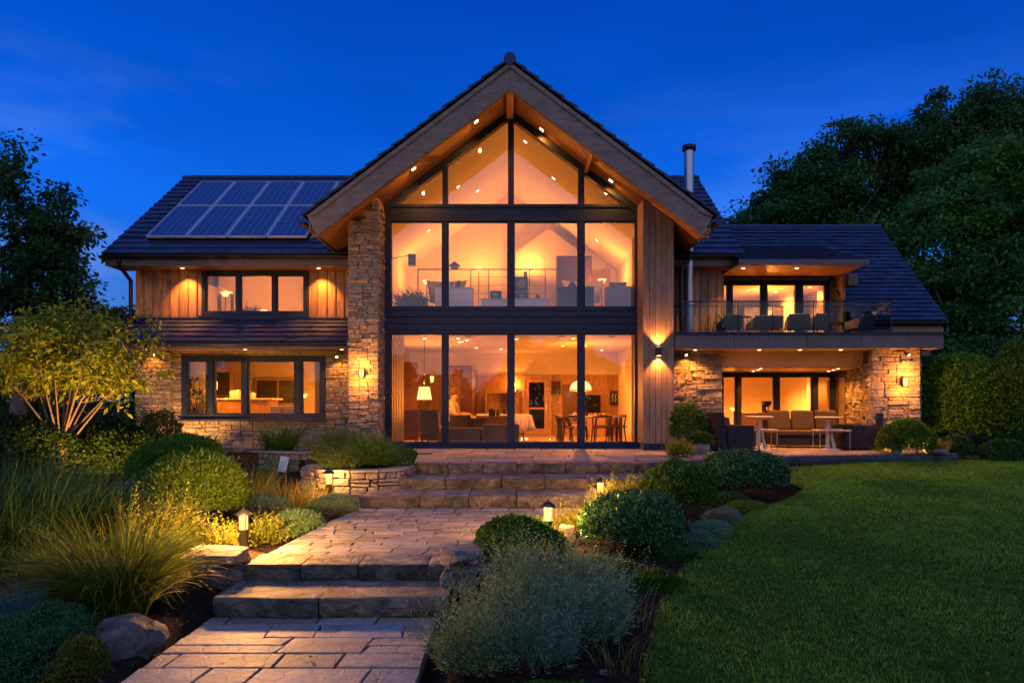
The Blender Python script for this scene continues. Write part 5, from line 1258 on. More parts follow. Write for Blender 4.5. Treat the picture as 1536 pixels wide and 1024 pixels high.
rock('block_stone','squarish block stone, lower one left of the lower steps',(X(332,6.2),6.2,-.63),(.26,.22,.13),9,'stone','block stones beside the steps',.10,.35)
rock('block_stone','pale capping stone right of the lower steps',(X(690,6.0),6.02,-.385),(.175,.18,.07),10,'stone','block stones beside the steps',.10,.35)
rock('block_stone','dark lower stone under the pale capping stone right of the steps',(X(688,6.0),6.02,-.59),(.165,.18,.15),11,'stone','block stones beside the steps',.12,.35)
rock('block_stone','flat slab stone half hidden behind the silver shrubs',(X(742,6.0),6.1,-.56),(.22,.14,.06),12,'stone','block stones beside the steps',.1,.3)
rock('block_stone','small stone between the dark ball shrub and the path lantern',(X(850,7.4),7.5,-.50),(.10,.1,.12),13,'stone','block stones beside the steps',.1,.3)
def pebble(px,py,s,seed,label):
    x,y,z=G(px,py); return rock('cobble',label,(x,y,z+.02),(s,s*.8,s*.6),seed,'stone','small loose stones',.15,sub=2)
pebble(905,1012,.035,31,'small pale stone at the bottom edge of the mulch'); pebble(733,1000,.03,33,'little stone beside the foot of the silver shrubs')
# raised bed wall
def stone_run(name,label,pts,z0f,ztop,cap=True):
    t=thing(name,label,'garden wall',(pts[0][0],pts[0][1],z0f))
    mb=MB()
    for (a,b) in zip(pts,pts[1:]):
        d=Vector((b[0]-a[0],b[1]-a[1],0)); n=Vector((d.y,-d.x,0)).normalized()
        stones(mb,(a[0],a[1],0),d,n,d.length,z0f,ztop-.035,rh=(.07,.15),rl=(.12,.30),depth=.04,back=.2,wild=1.5,gap=.014)
    mb.build('stonework',M_stone,t,bevel=.008)
    mb=MB()
    for (a,b) in zip(pts,pts[1:]):
        A=Vector((*a,0));B=Vector((*b,0)); d=(B-A); n=Vector((d.y,-d.x,0)).normalized(); k=max(1,round(d.length/.33))
        for i in range(k):
            p=A+d*(i/k); q=A+d*((i+1)/k)-d.normalized()*.008; mb.cur=tone(1.05,.2,.1); h=ztop+rnd.uniform(-.006,.006)
            f=n*.03; g_=-n*.22
            mb.hexa([tuple(p+f+Vector((0,0,ztop-.035))),tuple(q+f+Vector((0,0,ztop-.035))),tuple(q+g_+Vector((0,0,ztop-.035))),tuple(p+g_+Vector((0,0,ztop-.035))),tuple(p+f+Vector((0,0,h))),tuple(q+f+Vector((0,0,h))),tuple(q+g_+Vector((0,0,h))),tuple(p+g_+Vector((0,0,h)))])
    mb.build('coping',M_paver,t,bevel=.008)
PW=[(-3.25,11.0),(-3.2,10.45),(-2.85,10.08),(-2.35,9.93),(-1.95,9.98),(-1.66,10.2),(-1.56,10.85),(-1.56,13.0)]
stone_run('planter_wall','curved low stone wall of the raised bed beside the steps',PW,-.62,-.02)
mb=MB(); mb.prism_z([(p[0]*.97-.05,p[1]+.12) for p in PW]+[(-2.7,13.7),(-3.3,13.7),(-3.9,12.2)],-.6,-.04); o=mb.build('planter_soil',M_mulch); tag(o,kind='structure')
stone_run('planter_wall','darker low stone wall in shade behind the raised bed',[(-4.55,12.25),(-4.1,11.95),(-3.55,11.9),(-3.3,12.3)],-.5,.10)
t=thing('information_board','small blank white board leaning against the dark stone wall','board',(X(425,11.75),11.75,-.3))
mb=MB(); x=X(425,11.75); mb.obox((x,11.75,Z(696,11.75)),(.15,.015,.27),Matrix.Rotation(.15,3,'Y')@Matrix.Rotation(-.25,3,'X')); mb.build('panel',M_white,t,bevel=.004)
mb=MB(); mb.tube([(x-.03,11.8,-.5),(x,11.8,Z(696,11.75))],.012,6); mb.build('stake',M_black,t)
# lanterns
def lantern(label,x,y,z,first=None):
    t=thing('bollard_lantern',label,'garden lantern',(x,y,z),0,'bollard lanterns along the path')
    mb=MB(); mb.lathe([(.052,0),(.052,.29),(.06,.295),(.06,.31)],(0,0,0),20); mb.build('post',M_black,t,local=True)
    mb=MB(); mb.lathe([(.048,.311),(.048,.475)],(0,0,0),18); mb.build('lamp_glass',E_bulb,t,local=True)
    for k in range(4):
        mb=MB(); a=math.pi/4+k*math.pi/2; mb.box(.053*math.cos(a)-.004,.053*math.cos(a)+.004,.053*math.sin(a)-.004,.053*math.sin(a)+.004,.31,.48); mb.build('cage_bar',M_black,t,local=True)
    mb=MB(); mb.lathe([(.092,.472),(.095,.48),(.04,.522),(.012,.535),(.012,.55),(.0001,.553)],(0,0,0),20); mb.build('cap',M_black,t,local=True); return t
L1=lantern('nearest bollard lantern, left of the path beside the yellow shrubs',X(365,7.1),7.1,-.64)
L1.scale=(.93,.93,.92)
copy_thing(L1,(X(822,7.4),7.4,-.60),0,'bollard lantern right of the path behind the flattened green shrub')
copy_thing(L1,(X(493,9.75),9.75,-.48),0,'bollard lantern glowing in front of the curved raised bed wall')
copy_thing(L1,(X(901,9.1),9.1,-.53),0,'bollard lantern half hidden by the golden shrub at the right of the steps')
for x,y,z,e in((X(365,6.6),6.6,-.545,26),(X(822,7.4),7.4,-.6,22),(X(493,9.75),9.75,-.48,6),(X(901,9.1),9.1,-.53,5)):
    for k in range(3):
        a=k*2.094+.5; point((x+.075*math.cos(a),y+.075*math.sin(a),z+.43),e*.75,(1,.43,.10),.02)
def uplight(label,x,y,z,direc,e,ang=80):
    t=thing('ground_spotlight',label,'spotlight',(x,y,z),0,'ground spotlights among the plants')
    d=Vector(direc).normalized(); mb=MB(); p=Vector((0,0,.07)); mb.tube([tuple(p-d*.05),tuple(p+d*.05)],.04,14); mb.tube([(0,0,-.05),(0,0,.06)],.012,6); mb.build('casing',M_black,t,local=True)
    mb=MB(); mb.tube([tuple(p+d*.0505),tuple(p+d*.053)],.034,14); mb.build('lens',E_lens,t,local=True)
    spot((x+d.x*.09,y+d.y*.09,z+.07+d.z*.09),direc,e,ang,.7,(1,.42,.09))
uplight('ground spotlight at the foot of the multi stemmed tree',X(110,9.6),9.6,-.46,(-.2,1,.85),120,100)
uplight('ground spotlight washing the stone buttress',X(268,14.1),14.15,-.16,(-.1,.8,.9),42,110)
uplight('ground spotlight hidden in the hedge planting right of the patio',X(1350,12.9),12.9,-.14,(.75,.9,.75),210,125)

# ------------------------------------------------------------------ plants
def lcols(n,r,v=.35,hue=.18,dry=0):
    k=(1+r.uniform(-v,v,n))[:,None]; h=r.uniform(-hue,hue,n)
    c=np.stack([1+h,np.ones(n),1-h],1)*k
    if dry:
        m=r.random(n)<dry; c[m]*=np.array([1.9,1.1,.6])
    return c
def leaves(name,P,D,Nn,Ls,Ws,cols,mat,parent=None,local=False,fold=.0):
    D=D/np.linalg.norm(D,axis=1,keepdims=True); S=np.cross(D,Nn); S/=np.maximum(1e-6,np.linalg.norm(S,axis=1,keepdims=True))
    Ls=Ls[:,None]; Ws=Ws[:,None]; U=np.cross(S,D)
    v0=P; v1=P+D*Ls*.45+S*Ws*.5+U*Ws*fold; v2=P+D*Ls; v3=P+D*Ls*.45-S*Ws*.5+U*Ws*fold
    V=np.stack([v0,v1,v2,v3],1).reshape(-1,3); n=len(P); F=np.arange(4*n).reshape(n,4)
    return np_mesh(name,V,F,np.repeat(cols,4,0),mat,parent,local=local)
def rdir(n,r): v=r.normal(0,1,(n,3)); return v/np.linalg.norm(v,axis=1,keepdims=True)
def lump(d,r,k=6,f=2.2):
    W=r.normal(0,1,(k,3))*f; ph=r.uniform(0,6,k); return np.sin(d@W.T+ph).sum(1)/k
def ball(name,label,c,rad,n,ls,mat,seed,rough=.10,cat='shrub',group=None,fill=.35,tint=(1,1,1),dry=0,v=.35,up=.25,asp=.6):
    r=np.random.default_rng(seed); d=rdir(n,r); d[:,2]=np.where(d[:,2]<-.35,-d[:,2],d[:,2])
    R=1+rough*2*lump(d,r)+rough*.8*lump(d,r,8,7)+(r.random(n)<.035)*r.uniform(0,.16,n)
    depth=1-np.abs(r.normal(0,fill*.35,n)); P=d*(R*depth)[:,None]*np.array(rad); P[:,2]=np.maximum(P[:,2],-rad[2])
    D=d*.6+rdir(n,r)*.9+np.array([0,0,up]); Nn=d+rdir(n,r)*.8
    L_=ls*r.uniform(.6,1.35,n)
    o=leaves(name,P,D,Nn,L_,L_*asp,lcols(n,r,v,.15,dry)*np.array(tint),mat,None,fold=.15); o.location=c; return tag(o,label,cat,group)
def sprigs(name,label,c,rad,ns,m,length,ls,mat,seed,cat='shrub',group=None,spread=.9,width=.35,tint=(1,1,1),inner=.35,dry=0,v=.3,upb=.5,core=True):
    """bush of leafy sprigs rising out of an ellipsoid dome"""
    r=np.random.default_rng(seed); d=rdir(ns,r); d[:,2]=np.abs(d[:,2]); 
    R=1+.22*lump(d,r); rr=np.array(rad)
    B=d*(inner+ (1-inner)*r.uniform(0,.75,ns)**.6)[:,None]*rr*R[:,None]*.82
    E=d*spread+np.array([0,0,upb])+r.normal(0,.22,(ns,3)); E/=np.linalg.norm(E,axis=1,keepdims=True)
    Ln=length*r.uniform(.55,1.35,ns)*np.where(r.random(ns)<.12,1.45,1.0); sc=lcols(ns,r,v*.7,.12,dry)
    t=np.linspace(.12,1,m)[None,:,None]; bend=r.normal(0,.12,(ns,1,3))
    P=(B[:,None,:]+E[:,None,:]*Ln[:,None,None]*t+bend*Ln[:,None,None]*t*t).reshape(-1,3)
    n=len(P); Ed=np.repeat(E,m,0); side=np.cross(Ed,rdir(n,r)); side/=np.maximum(1e-5,np.linalg.norm(side,axis=1,keepdims=True))
    D=Ed*.8+side*.9; L_=ls*r.uniform(.6,1.3,n)*np.repeat((np.ones((ns,1))*(1.1-.5*np.linspace(0,1,m))[None,:]).ravel()[:,None],1,1).ravel()
    Nn=np.cross(D,side)+rdir(n,r)*.5
    o=leaves(name,P,D,Nn,L_,L_*width,np.repeat(sc,m,0)*(1+r.uniform(-v,v,n))[:,None]*np.array(tint),mat,None,fold=.1); o.location=c
    # twigs
    q=ns; S2=np.cross(E,rdir(q,r)); S2/=np.linalg.norm(S2,axis=1,keepdims=True); w=.0022+0*Ln
    B0=B*.35; V=np.stack([B0-S2*w[:,None]*1.5,B0+S2*w[:,None]*1.5,B+E*Ln[:,None]*.95+bend[:,0]*Ln[:,None]*.9],1).reshape(-1,3)
    tw=np_mesh('twigs',V,np.arange(3*q).reshape(q,3),np.ones((3*q,3))*.8,M_bark,o,local=True)
    return tag(o,label,cat,group)
def blades(name,label,c,nb,r0,length,mat,seed,lean=(.1,.9),droop=1.0,w=.008,cat='grass clump',group=None,seg=5,tint=(1,1,1),v=.4,dry=.1,elong=(1,1),kind=None,hue=.15):
    r=np.random.default_rng(seed); a=r.uniform(0,2*np.pi,nb); rad=r0*np.sqrt(r.random(nb)); b=np.stack([np.cos(a)*rad*elong[0],np.sin(a)*rad*elong[1],np.zeros(nb)],1)
    az=a+r.normal(0,.6,nb); L_=length*r.uniform(.45,1.15,nb); th0=r.uniform(0,.35,nb); th1=th0+r.uniform(*lean,nb)*droop*1.6
    P=b.copy(); pts=[P.copy()]; 
    for k in range(seg):
        th=th0+(th1-th0)*((k+.5)/seg); st=L_/seg
        P=P+np.stack([np.sin(th)*np.cos(az),np.sin(th)*np.sin(az),np.cos(th)],1)*st[:,None]; pts.append(P.copy())
    S=np.stack([-np.sin(az),np.cos(az),np.zeros(nb)],1)+r.normal(0,.4,(nb,3)); S/=np.linalg.norm(S,axis=1,keepdims=True)
    ws=w*r.uniform(.6,1.3,nb)
    V=[]
    for k in range(seg+1):
        f=(1-(k/seg)**2)*.95+.05; V+= [pts[k]-S*(ws*f)[:,None]*.5, pts[k]+S*(ws*f)[:,None]*.5]
    V=np.stack(V,1); m=2*(seg+1); base=(np.arange(nb)*m)[:,None,None]
    q=np.array([[2*k,2*k+1,2*k+3,2*k+2] for k in range(seg)])[None]
    o=np_mesh(name,V.reshape(-1,3),(base+q).reshape(-1,4),np.repeat(lcols(nb,r,v,hue,dry),m,0)*np.array(tint),mat); o.location=c; return tag(o,label,cat,group,kind)

def crown_pts(env,n_cl,n,r,cl=.5,surf=.75,flat=.7):
    """env: list of (center, radii); returns leaf positions clumped near the surface of the envelopes"""
    C=[]; vols=np.array([e[1][0]*e[1][1]*e[1][2] for e in env])**.667; vols/=vols.sum()
    for (c,R),f in zip(env,vols):
        k=max(3,int(n_cl*f)); d=rdir(k,r); d[:,2]=np.where(d[:,2]<-.5,-d[:,2]*.5,d[:,2])
        q=np.array(c)+d*np.array(R)*(surf+(1-surf)*r.random(k)**.7-.0)[:,None]*r.uniform(.62,1.03,k)[:,None]; C.append(q)
    C=np.concatenate(C); k=len(C); sz=cl*r.uniform(.5,1.35,k); idx=r.integers(0,k,n)
    off=rdir(n,r)*(r.random(n)**.55)[:,None]*sz[idx][:,None]; off[:,2]*=flat
    return C,idx,C[idx]+off,off
def limbs(mb,base,top,tips,r,r0=.2,n=12,h0=.3):
    """trunk with limbs that fork towards sampled crown points"""
    base=Vector(base); top=Vector(top); tr_=[base+(top-base)*t+Vector((math.sin(t*5)*.05,math.cos(t*4)*.05,0))*r0*3 for t in np.linspace(0,1,7)]
    mb.tube(tr_,[r0*(1.25-.95*t)+(.25*r0 if i==0 else 0) for i,t in enumerate(np.linspace(0,1,7))],9)
    sel=r.choice(len(tips),min(n,len(tips)),replace=False)
    for s in sel:
        e=Vector(tips[s]); t=float(r.uniform(h0,.95)); p=base+(top-base)*t; m1=p.lerp(e,.35)+Vector((0,0,(e-p).length*.10)); m2=p.lerp(e,.72)+Vector(r.normal(0,.05,3))*(e-p).length
        rr=r0*(1.05-.75*t)*.55; mb.tube([p,m1,m2,e],[rr,rr*.66,rr*.36,rr*.12],6,False)
        for q in range(3):
            f=tips[int(r.integers(0,len(tips)))]; f=Vector(f)
            if (f-m2).length<(e-p).length*.7: mb.tube([m2,m2.lerp(f,.5)+Vector((0,0,.05)),f],[rr*.32,rr*.2,rr*.06],5,False)
def tree(label,base,h,env,n,ls,n_cl,cl,seed,mat=None,r0=.22,group=None,nl=26,name='tree',cat='tree',flat=.7,top=None,tint=(1,1,1),asp=.62):
    r=np.random.default_rng(seed); t=thing(name,label,cat,base,0,group)
    C,idx,P,off=crown_pts(env,n_cl,n,r,cl,flat=flat)
    D=off+rdir(n,r)*cl*.8+np.array([0,0,-.1]); L_=ls*r.uniform(.6,1.4,n); ck=lcols(len(C),r,.28,.12)
    leaves('crown',P,D,np.array([0,0,1])+rdir(n,r)*.8,L_,L_*asp,ck[idx]*lcols(n,r,.25,.1)*np.array(tint),mat or L_tree,t,fold=.12)
    mb=MB(); limbs(mb,base,top or (base[0],base[1]+.2,base[2]+h*.62),C,r,r0,nl); mb.build('trunk',M_bark,t); return t
# --- right side of the path
ball('boxwood_ball','dark glossy clipped ball shrub nearest the lawn edge',(X(952,7.35),7.35,-.34),(.56,.5,.34),17000,.044,L_box,1,.07,group='clipped ball shrubs',up=.1)
ball('clipped_shrub','bright green fluffy ball shrub behind the dark clipped ball',(X(1018,8.35),8.35,-.15),(.44,.42,.40),12000,.058,L_mid,2,.09,group='clipped ball shrubs',tint=(.62,.72,.55),up=.5,asp=.4)
ball('boxwood_ball','wide dark clipped dome at the edge of the terrace',(X(1113,10.45),10.45,-.13),(.70,.55,.36),19000,.050,L_box,3,.06,group='clipped ball shrubs',tint=(.8,.85,1),up=.1)
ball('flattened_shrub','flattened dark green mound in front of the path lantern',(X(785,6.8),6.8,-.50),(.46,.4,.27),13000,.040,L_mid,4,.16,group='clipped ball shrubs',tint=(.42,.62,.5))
sprigs('golden_shrub','golden feathery shrub around the half hidden lantern',(X(935,9.0),8.85,-.50),(.42,.38,.38),460,13,.26,.054,L_gold,5)
sprigs('golden_shrub','small golden shrub between the path lantern and the ball shrub',(X(862,8.0),8.0,-.58),(.30,.28,.22),330,12,.2,.038,L_gold,6)
ball('heath_mound','round blue grey heath mound by the lawn edge',(X(1083,8.6),8.6,-.50),(.24,.2,.13),5000,.022,L_blue,7,.15,group='little mounds along the bed edge',asp=.3)
ball('heath_mound','low golden green mound at the lawn edge before the wide dome',(X(1117,9.3),9.3,-.47),(.26,.18,.09),5000,.022,L_mid,8,.15,group='little mounds along the bed edge',tint=(1.1,1.1,.8),asp=.35)
ball('heath_mound','dark green low mound between the wide dome and the golden mound',(X(1095,9.7),9.7,-.45),(.34,.2,.12),5000,.024,L_dark,9,.2,group='little mounds along the bed edge')
ball('heath_mound','silvery mound between bright ball shrub and mulch',(X(1055,8.15),7.85,-.53),(.22,.2,.14),4500,.022,L_blue,10,.2,group='little mounds along the bed edge',tint=(.8,1,.9),asp=.3)
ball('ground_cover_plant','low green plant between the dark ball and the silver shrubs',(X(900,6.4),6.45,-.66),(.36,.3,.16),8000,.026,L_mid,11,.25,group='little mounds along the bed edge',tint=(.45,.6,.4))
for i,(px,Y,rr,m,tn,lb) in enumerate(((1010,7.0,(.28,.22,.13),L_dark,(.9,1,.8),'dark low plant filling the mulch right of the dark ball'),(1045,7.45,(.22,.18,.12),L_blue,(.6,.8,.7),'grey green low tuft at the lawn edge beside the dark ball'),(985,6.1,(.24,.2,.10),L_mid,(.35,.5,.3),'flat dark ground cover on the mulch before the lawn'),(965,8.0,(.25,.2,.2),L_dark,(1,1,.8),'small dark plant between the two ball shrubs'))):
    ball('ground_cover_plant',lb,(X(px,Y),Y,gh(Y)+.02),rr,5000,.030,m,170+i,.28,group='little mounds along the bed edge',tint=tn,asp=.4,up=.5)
SB=[(868,5.75,.50,.40,'silver wispy shrub at the back right of the big clump'),(800,5.35,.42,.44,'silver wispy shrub in the middle of the big clump'),(748,5.0,.34,.34,'silver wispy shrub leaning over the lower step'),(880,5.0,.46,.36,'silver wispy shrub at the front right of the big clump'),(800,4.6,.44,.36,'silver wispy shrub at the front middle of the big clump'),(700,4.5,.28,.28,'silver wispy shrub nearest the lower path paving'),(782,5.8,.28,.30,'silver wispy shrub behind, against the stacked stones')]
for i,(px,Y,r_,h_,lb) in enumerate(SB):
    sprigs('silver_shrub',lb,(X(px,Y),Y,gh(Y)+.0),(r_*.85,r_*.75,h_*.62),330,19,.34,.046,L_blue,20+i,group='silver blue wispy shrubs',width=.20,upb=1.15,spread=.62,v=.45,tint=[(.95,1.02,.85),(.8,.98,.8),(1.25,1.1,.6),(.75,.98,.85),(.7,.92,.8),(1.15,1.08,.65),(1.15,1.1,.7)][i],dry=.06)
for i,(px,Y,n,L_,lb) in enumerate(((845,6.2,60,.55,'dry straw wisps rising behind the silver shrubs'),(955,5.3,26,.5,'dry straw wisps arching over the mulch right of the silver shrubs'),(930,4.6,40,.32,'dry straw wisps lying on the mulch'),(1192,10.9,60,.5,'thin wispy grass at the right end of the wide dark dome'))):
    blades('wispy_grass',lb,(X(px,Y),Y,gh(Y)),n,.2,L_,L_straw,40+i,(.2,1.1),1,.005,group='thin wispy grasses')
ball('ground_cover_plant','low bright green cushion at the bottom of the picture',(X(815,4.1),4.1,-.88),(.36,.25,.12),9000,.022,L_mid,12,.2,group='little mounds along the bed edge',tint=(.55,.75,.35))
# --- left side
def lg(px,Y): return (X(px,Y),Y,gh(Y)-.02)
for i,(px,Y,L_,n,lb) in enumerate(((12,6.6,1.25,900,'tall dark strappy grass at the left edge of the picture'),(80,7.0,1.15,900,'tall dark strappy grass second from the left edge'),(140,7.4,1.0,700,'tall dark strappy grass below the multi stemmed tree'),(30,8.0,1.3,700,'tall dark strappy grass at the back left'),(-60,6.3,1.25,700,'tall dark strappy grass cut by the left edge'),(110,8.4,1.15,600,'tall reddish tipped grass in front of the tree trunk'))):
    blades('tall_grass',lb,lg(px,Y),n,.38,L_*.86,L_dark if i!=5 else L_straw,50+i,(.05,.85),1,.017 if i!=5 else .007,group='tall dark grasses on the left',tint=(.62,.72,.72) if i!=5 else (.45,.4,.35),dry=.06)
blades('fountain_grass','large arching golden green grass clump in the left foreground',(X(178,5.45),5.45,-.78),1500,.20,1.02,L_straw,60,(.3,1.15),1.05,.013,tint=(.55,.78,.5),dry=.12,seg=7,v=.55)
blades('fountain_grass','smaller arching grass clump left of the large golden one',(X(95,5.7),5.75,-.78),800,.16,.72,L_straw,61,(.3,1.15),1,.012,tint=(.55,.8,.6),dry=.15,seg=6)
ball('juniper','dark blue green spreading juniper in the bottom left corner',(X(35,4.75),4.75,-.78),(.46,.4,.30),22000,.030,L_dark,62,.2,cat='juniper',tint=(1.0,1.35,1.7),asp=.28,up=.4)
ball('juniper','dark juniper tuft beside the boulder with brown dry tips',(X(120,4.5),4.5,-.85),(.20,.2,.2),6000,.026,L_dark,63,.2,cat='juniper',tint=(1.6,1.0,.7),asp=.3,dry=.5)
blades('blue_fescue','small blue grass tuft above the juniper at the left edge',(X(30,5.2),5.2,-.72),420,.12,.36,L_blue,64,(.1,.9),1,.006,tint=(.5,.8,1.2))
sprigs('golden_shrub','yellow green upright shrub between the fountain grass and the round shrub',(X(240,7.05),7.1,-.66),(.44,.38,.42),560,14,.30,.058,L_gold,65,upb=.9,tint=(.85,.95,.8))
ball('round_shrub','large round feathery green shrub in the left bed',(X(295,8.5),8.5,-.16),(.64,.56,.50),20000,.062,L_mid,66,.08,up=.7,asp=.32,tint=(1.25,1.2,.7),v=.45)
ball('round_shrub','feathery green shrub peeping over the large round one',(X(268,9.8),9.8,.02),(.66,.5,.46),14000,.06,L_mid,67,.1,up=.7,asp=.32,tint=(.75,.9,.55))
ball('blue_grey_shrub','blue grey small leaved shrub left of the large round shrub',(X(195,8.7),8.7,-.42),(.34,.3,.36),8000,.040,L_blue,68,.2,tint=(.5,.65,.8))
sprigs('yellow_shrub','yellow lit leafy shrub left of the nearest lantern',(X(330,7.1),7.15,-.62),(.20,.18,.22),220,11,.20,.050,L_gold,69,width=.55)
sprigs('yellow_shrub','yellow lit leafy shrub right of the nearest lantern',(X(392,7.5),7.6,-.62),(.17,.17,.20),200,11,.18,.050,L_gold,70,width=.55,tint=(.85,1,.9))
ball('grey_green_shrub','low grey green spreading shrub right of the nearest lantern',(X(438,7.95),8.0,-.52),(.36,.32,.20),10000,.032,L_blue,71,.2,tint=(.8,.95,.55),asp=.35,up=.4)
for i,(px,Y,n,L_,m,lb) in enumerate(((430,9.2,420,.52,L_straw,'lamp lit feather grass left of the raised bed wall lantern'),(468,9.5,320,.42,L_straw,'lamp lit feather grass right beside the raised bed wall lantern'),(372,9.2,320,.7,L_straw,'tall pale feather grass behind the large round shrub'),(395,10.4,260,.8,L_dark,'dark upright grass in front of the shaded stone wall'))):
    blades('feather_grass',lb,lg(px,Y),n,.22,L_,m,72+i,(.1,.8),1,.006,group='feather grasses in the left bed',dry=.2)
ball('heather','grey green heather mound below the raised bed wall',(X(500,9.0),9.1,-.44),(.34,.28,.17),9000,.022,L_blue,80,.2,group='heathers below the raised bed',tint=(.75,.8,.6),asp=.25,up=.6)
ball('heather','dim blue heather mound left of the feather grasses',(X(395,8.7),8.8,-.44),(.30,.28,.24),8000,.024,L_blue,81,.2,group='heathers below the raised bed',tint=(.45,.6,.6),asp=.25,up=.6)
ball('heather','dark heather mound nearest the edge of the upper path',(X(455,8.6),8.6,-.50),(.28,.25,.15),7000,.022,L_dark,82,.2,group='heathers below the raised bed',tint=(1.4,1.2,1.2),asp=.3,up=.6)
blades('spiky_plant','dark spiky leaved plant under the kitchen window',(X(420,12.9),12.9,-.12),420,.16,.80,L_dark,83,(.2,1.0),1,.028,cat='plant',tint=(1.1,1.3,.9))
sprigs('raised_bed_shrub','feathery green shrub at the left of the raised bed',(X(512,11.6),11.6,-.05),(.55,.45,.42),800,14,.32,.050,L_mid,84,group='shrubs in the raised bed',tint=(.8,.9,.6),upb=.8,width=.25)
sprigs('raised_bed_shrub','loose grey green shrub spilling over the raised bed wall',(X(505,10.25),10.35,-.06),(.32,.24,.24),420,13,.26,.045,L_mid,92,group='shrubs in the raised bed',tint=(.6,.75,.55),upb=.3,width=.25)
sprigs('raised_bed_shrub','dense bright green shrub at the front of the raised bed',(X(556,10.75),10.75,-.05),(.48,.42,.36),900,14,.26,.048,L_mid,85,group='shrubs in the raised bed',tint=(.75,.95,.5),upb=.8,width=.25)
ball('raised_bed_shrub','small dark shrub at the step end of the raised bed',(X(604,10.75),10.8,.06),(.20,.2,.17),4500,.03,L_dark,86,.15,group='shrubs in the raised bed')
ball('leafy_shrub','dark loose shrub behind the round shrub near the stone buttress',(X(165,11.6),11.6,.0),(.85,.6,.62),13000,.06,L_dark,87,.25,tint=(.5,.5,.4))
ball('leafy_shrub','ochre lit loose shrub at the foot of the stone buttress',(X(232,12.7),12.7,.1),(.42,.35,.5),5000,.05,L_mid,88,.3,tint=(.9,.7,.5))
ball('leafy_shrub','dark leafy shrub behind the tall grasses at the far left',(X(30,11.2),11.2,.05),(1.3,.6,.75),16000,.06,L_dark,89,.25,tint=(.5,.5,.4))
# multi stemmed tree lit from below
def small_tree():
    r=np.random.default_rng(90); Y=11.0; bx=X(92,Y); base=Vector((bx,Y,gh(Y)-.05)); t=thing('multi_stem_tree','multi stemmed small tree lit warm from below at the left','tree',tuple(base))
    mb=MB(); tips=[]
    tgt=[(18,565),(60,520),(100,500),(140,515),(185,540),(215,560),(75,560),(130,560),(40,600),(165,575),(95,540),(5,540),(205,520),(150,490),(60,490)]
    fork=Vector((bx,Y,Z(662,Y)))
    mb.tube([base,base.lerp(fork,.5)+Vector((.03,0,0)),fork],[.08,.065,.06],10)
    for i,(px,py) in enumerate(tgt):
        yy=Y+r.uniform(-.9,.9); e=Vector((X(px,Y),yy,Z(py,Y))); s=base.lerp(fork,r.uniform(.55,1))
        m1=s.lerp(e,.30)+Vector((0,0,.06)); m2=s.lerp(e,.62)+Vector((0,0,.10)); w=r.uniform(.016,.026)
        mb.tube([s,m1,m2,e],[w,w*.75,w*.5,w*.2],7)
        for k in range(5):
            q=m2.lerp(e,r.uniform(-.2,.9)); f=q+Vector((r.normal(0,.35),r.normal(0,.3),abs(r.normal(.28,.2)))); tips.append(f); mb.tube([q,q.lerp(f,.5)+Vector((0,0,.04)),f],[w*.33,w*.22,w*.06],5)
        tips.append(e)
    mb.build('trunk',M_bark2:=pm('pale_bark',(.17,.12,.075),.7,var=.3,nscale=14,bump=.5,bscale=40),t)
    tips=np.array([list(q) for q in tips]); n=9500
    env=[((X(75,Y),Y,Z(562,Y)),(1.35,1.0,.60)),((X(95,Y),Y,Z(515,Y)),(1.1,.8,.5)),((X(172,Y),Y,Z(558,Y)),(.80,.8,.55)),((X(-10,Y),Y,Z(575,Y)),(.9,.9,.62)),((X(110,Y),Y,Z(495,Y)),(.9,.7,.48))]
    C,idx,P,off=crown_pts(env,125,n,r,.26,flat=.6); k=n//3; j=r.integers(0,len(tips),k); P[:k]=tips[j]+rdir(k,r)*(r.random(k)**.6)[:,None]*.24; off[:k]=P[:k]-tips[j]
    D=off*1.5+rdir(n,r)*.25+np.array([0,0,-.12]); L_=.115*r.uniform(.55,1.3,n)
    leaves('crown',P,D,np.array([0,0,1])+rdir(n,r)*.7,L_,L_*.42,lcols(n,r,.35,.15)*np.array([.9,1.1,.7]),L_gold,t,fold=.15)
small_tree()
# --- pots and shrubs by the house
ball('leafy_shrub','dark upright shrub against the stone wall between fin and patio',(X(1036,13.6),13.75,.45),(.36,.3,.50),8000,.045,L_dark,100,.12,tint=(1.1,1.1,.7))
sprigs('golden_shrub','bright yellow green plant in front of the timber fin',(X(1021,12.3),12.3,.02),(.22,.2,.2),240,11,.16,.055,L_gold,101,width=.5)
t=thing('pot','squat stone pot at the left end of the patio','pot',(X(1052,12.9),12.9,0)); mb=MB(); mb.lathe([(.10,0),(.16,.10),(.15,.2),(.12,.2),(.12,.16),(.0001,.15)],(0,0,0),18); mb.build('bowl',M_pot,t,local=True)
ball('pot_foliage','low green plant growing in the left stone pot',(X(1050,12.95),12.95,.25),(.24,.2,.16),2500,.04,L_mid,102,.2,cat='plant',tint=(.5,.6,.4))
ball('leafy_shrub','rounded green shrub in front of the stone pillar',(X(1358,13.1),13.1,.22),(.48,.4,.40),12000,.042,L_mid,103,.1,tint=(.65,.8,.4))
def potted(px,Y,r_,h_,seed,lb,lb2,m=L_gold):
    t=thing('pot',lb,'pot',(X(px,Y),Y,0),0,'stone pots at the right end of the terrace'); mb=MB(); mb.lathe([(r_*.7,0),(r_,h_*.6),(r_*.95,h_),(r_*.8,h_),(r_*.8,h_-.03),(.0001,h_-.04)],(0,0,0),16); mb.build('bowl',M_pot,t,local=True)
    sprigs('potted_plant',lb2,(X(px,Y),Y,h_-.03),(r_*1.2,r_*1.2,.12),110,9,.16,.04,m,seed,'plant',width=.5)
potted(1345,12.95,.11,.20,104,'small stone pot left at the foot of the stone pillar','small yellow plant in the left pot by the pillar',L_mid)
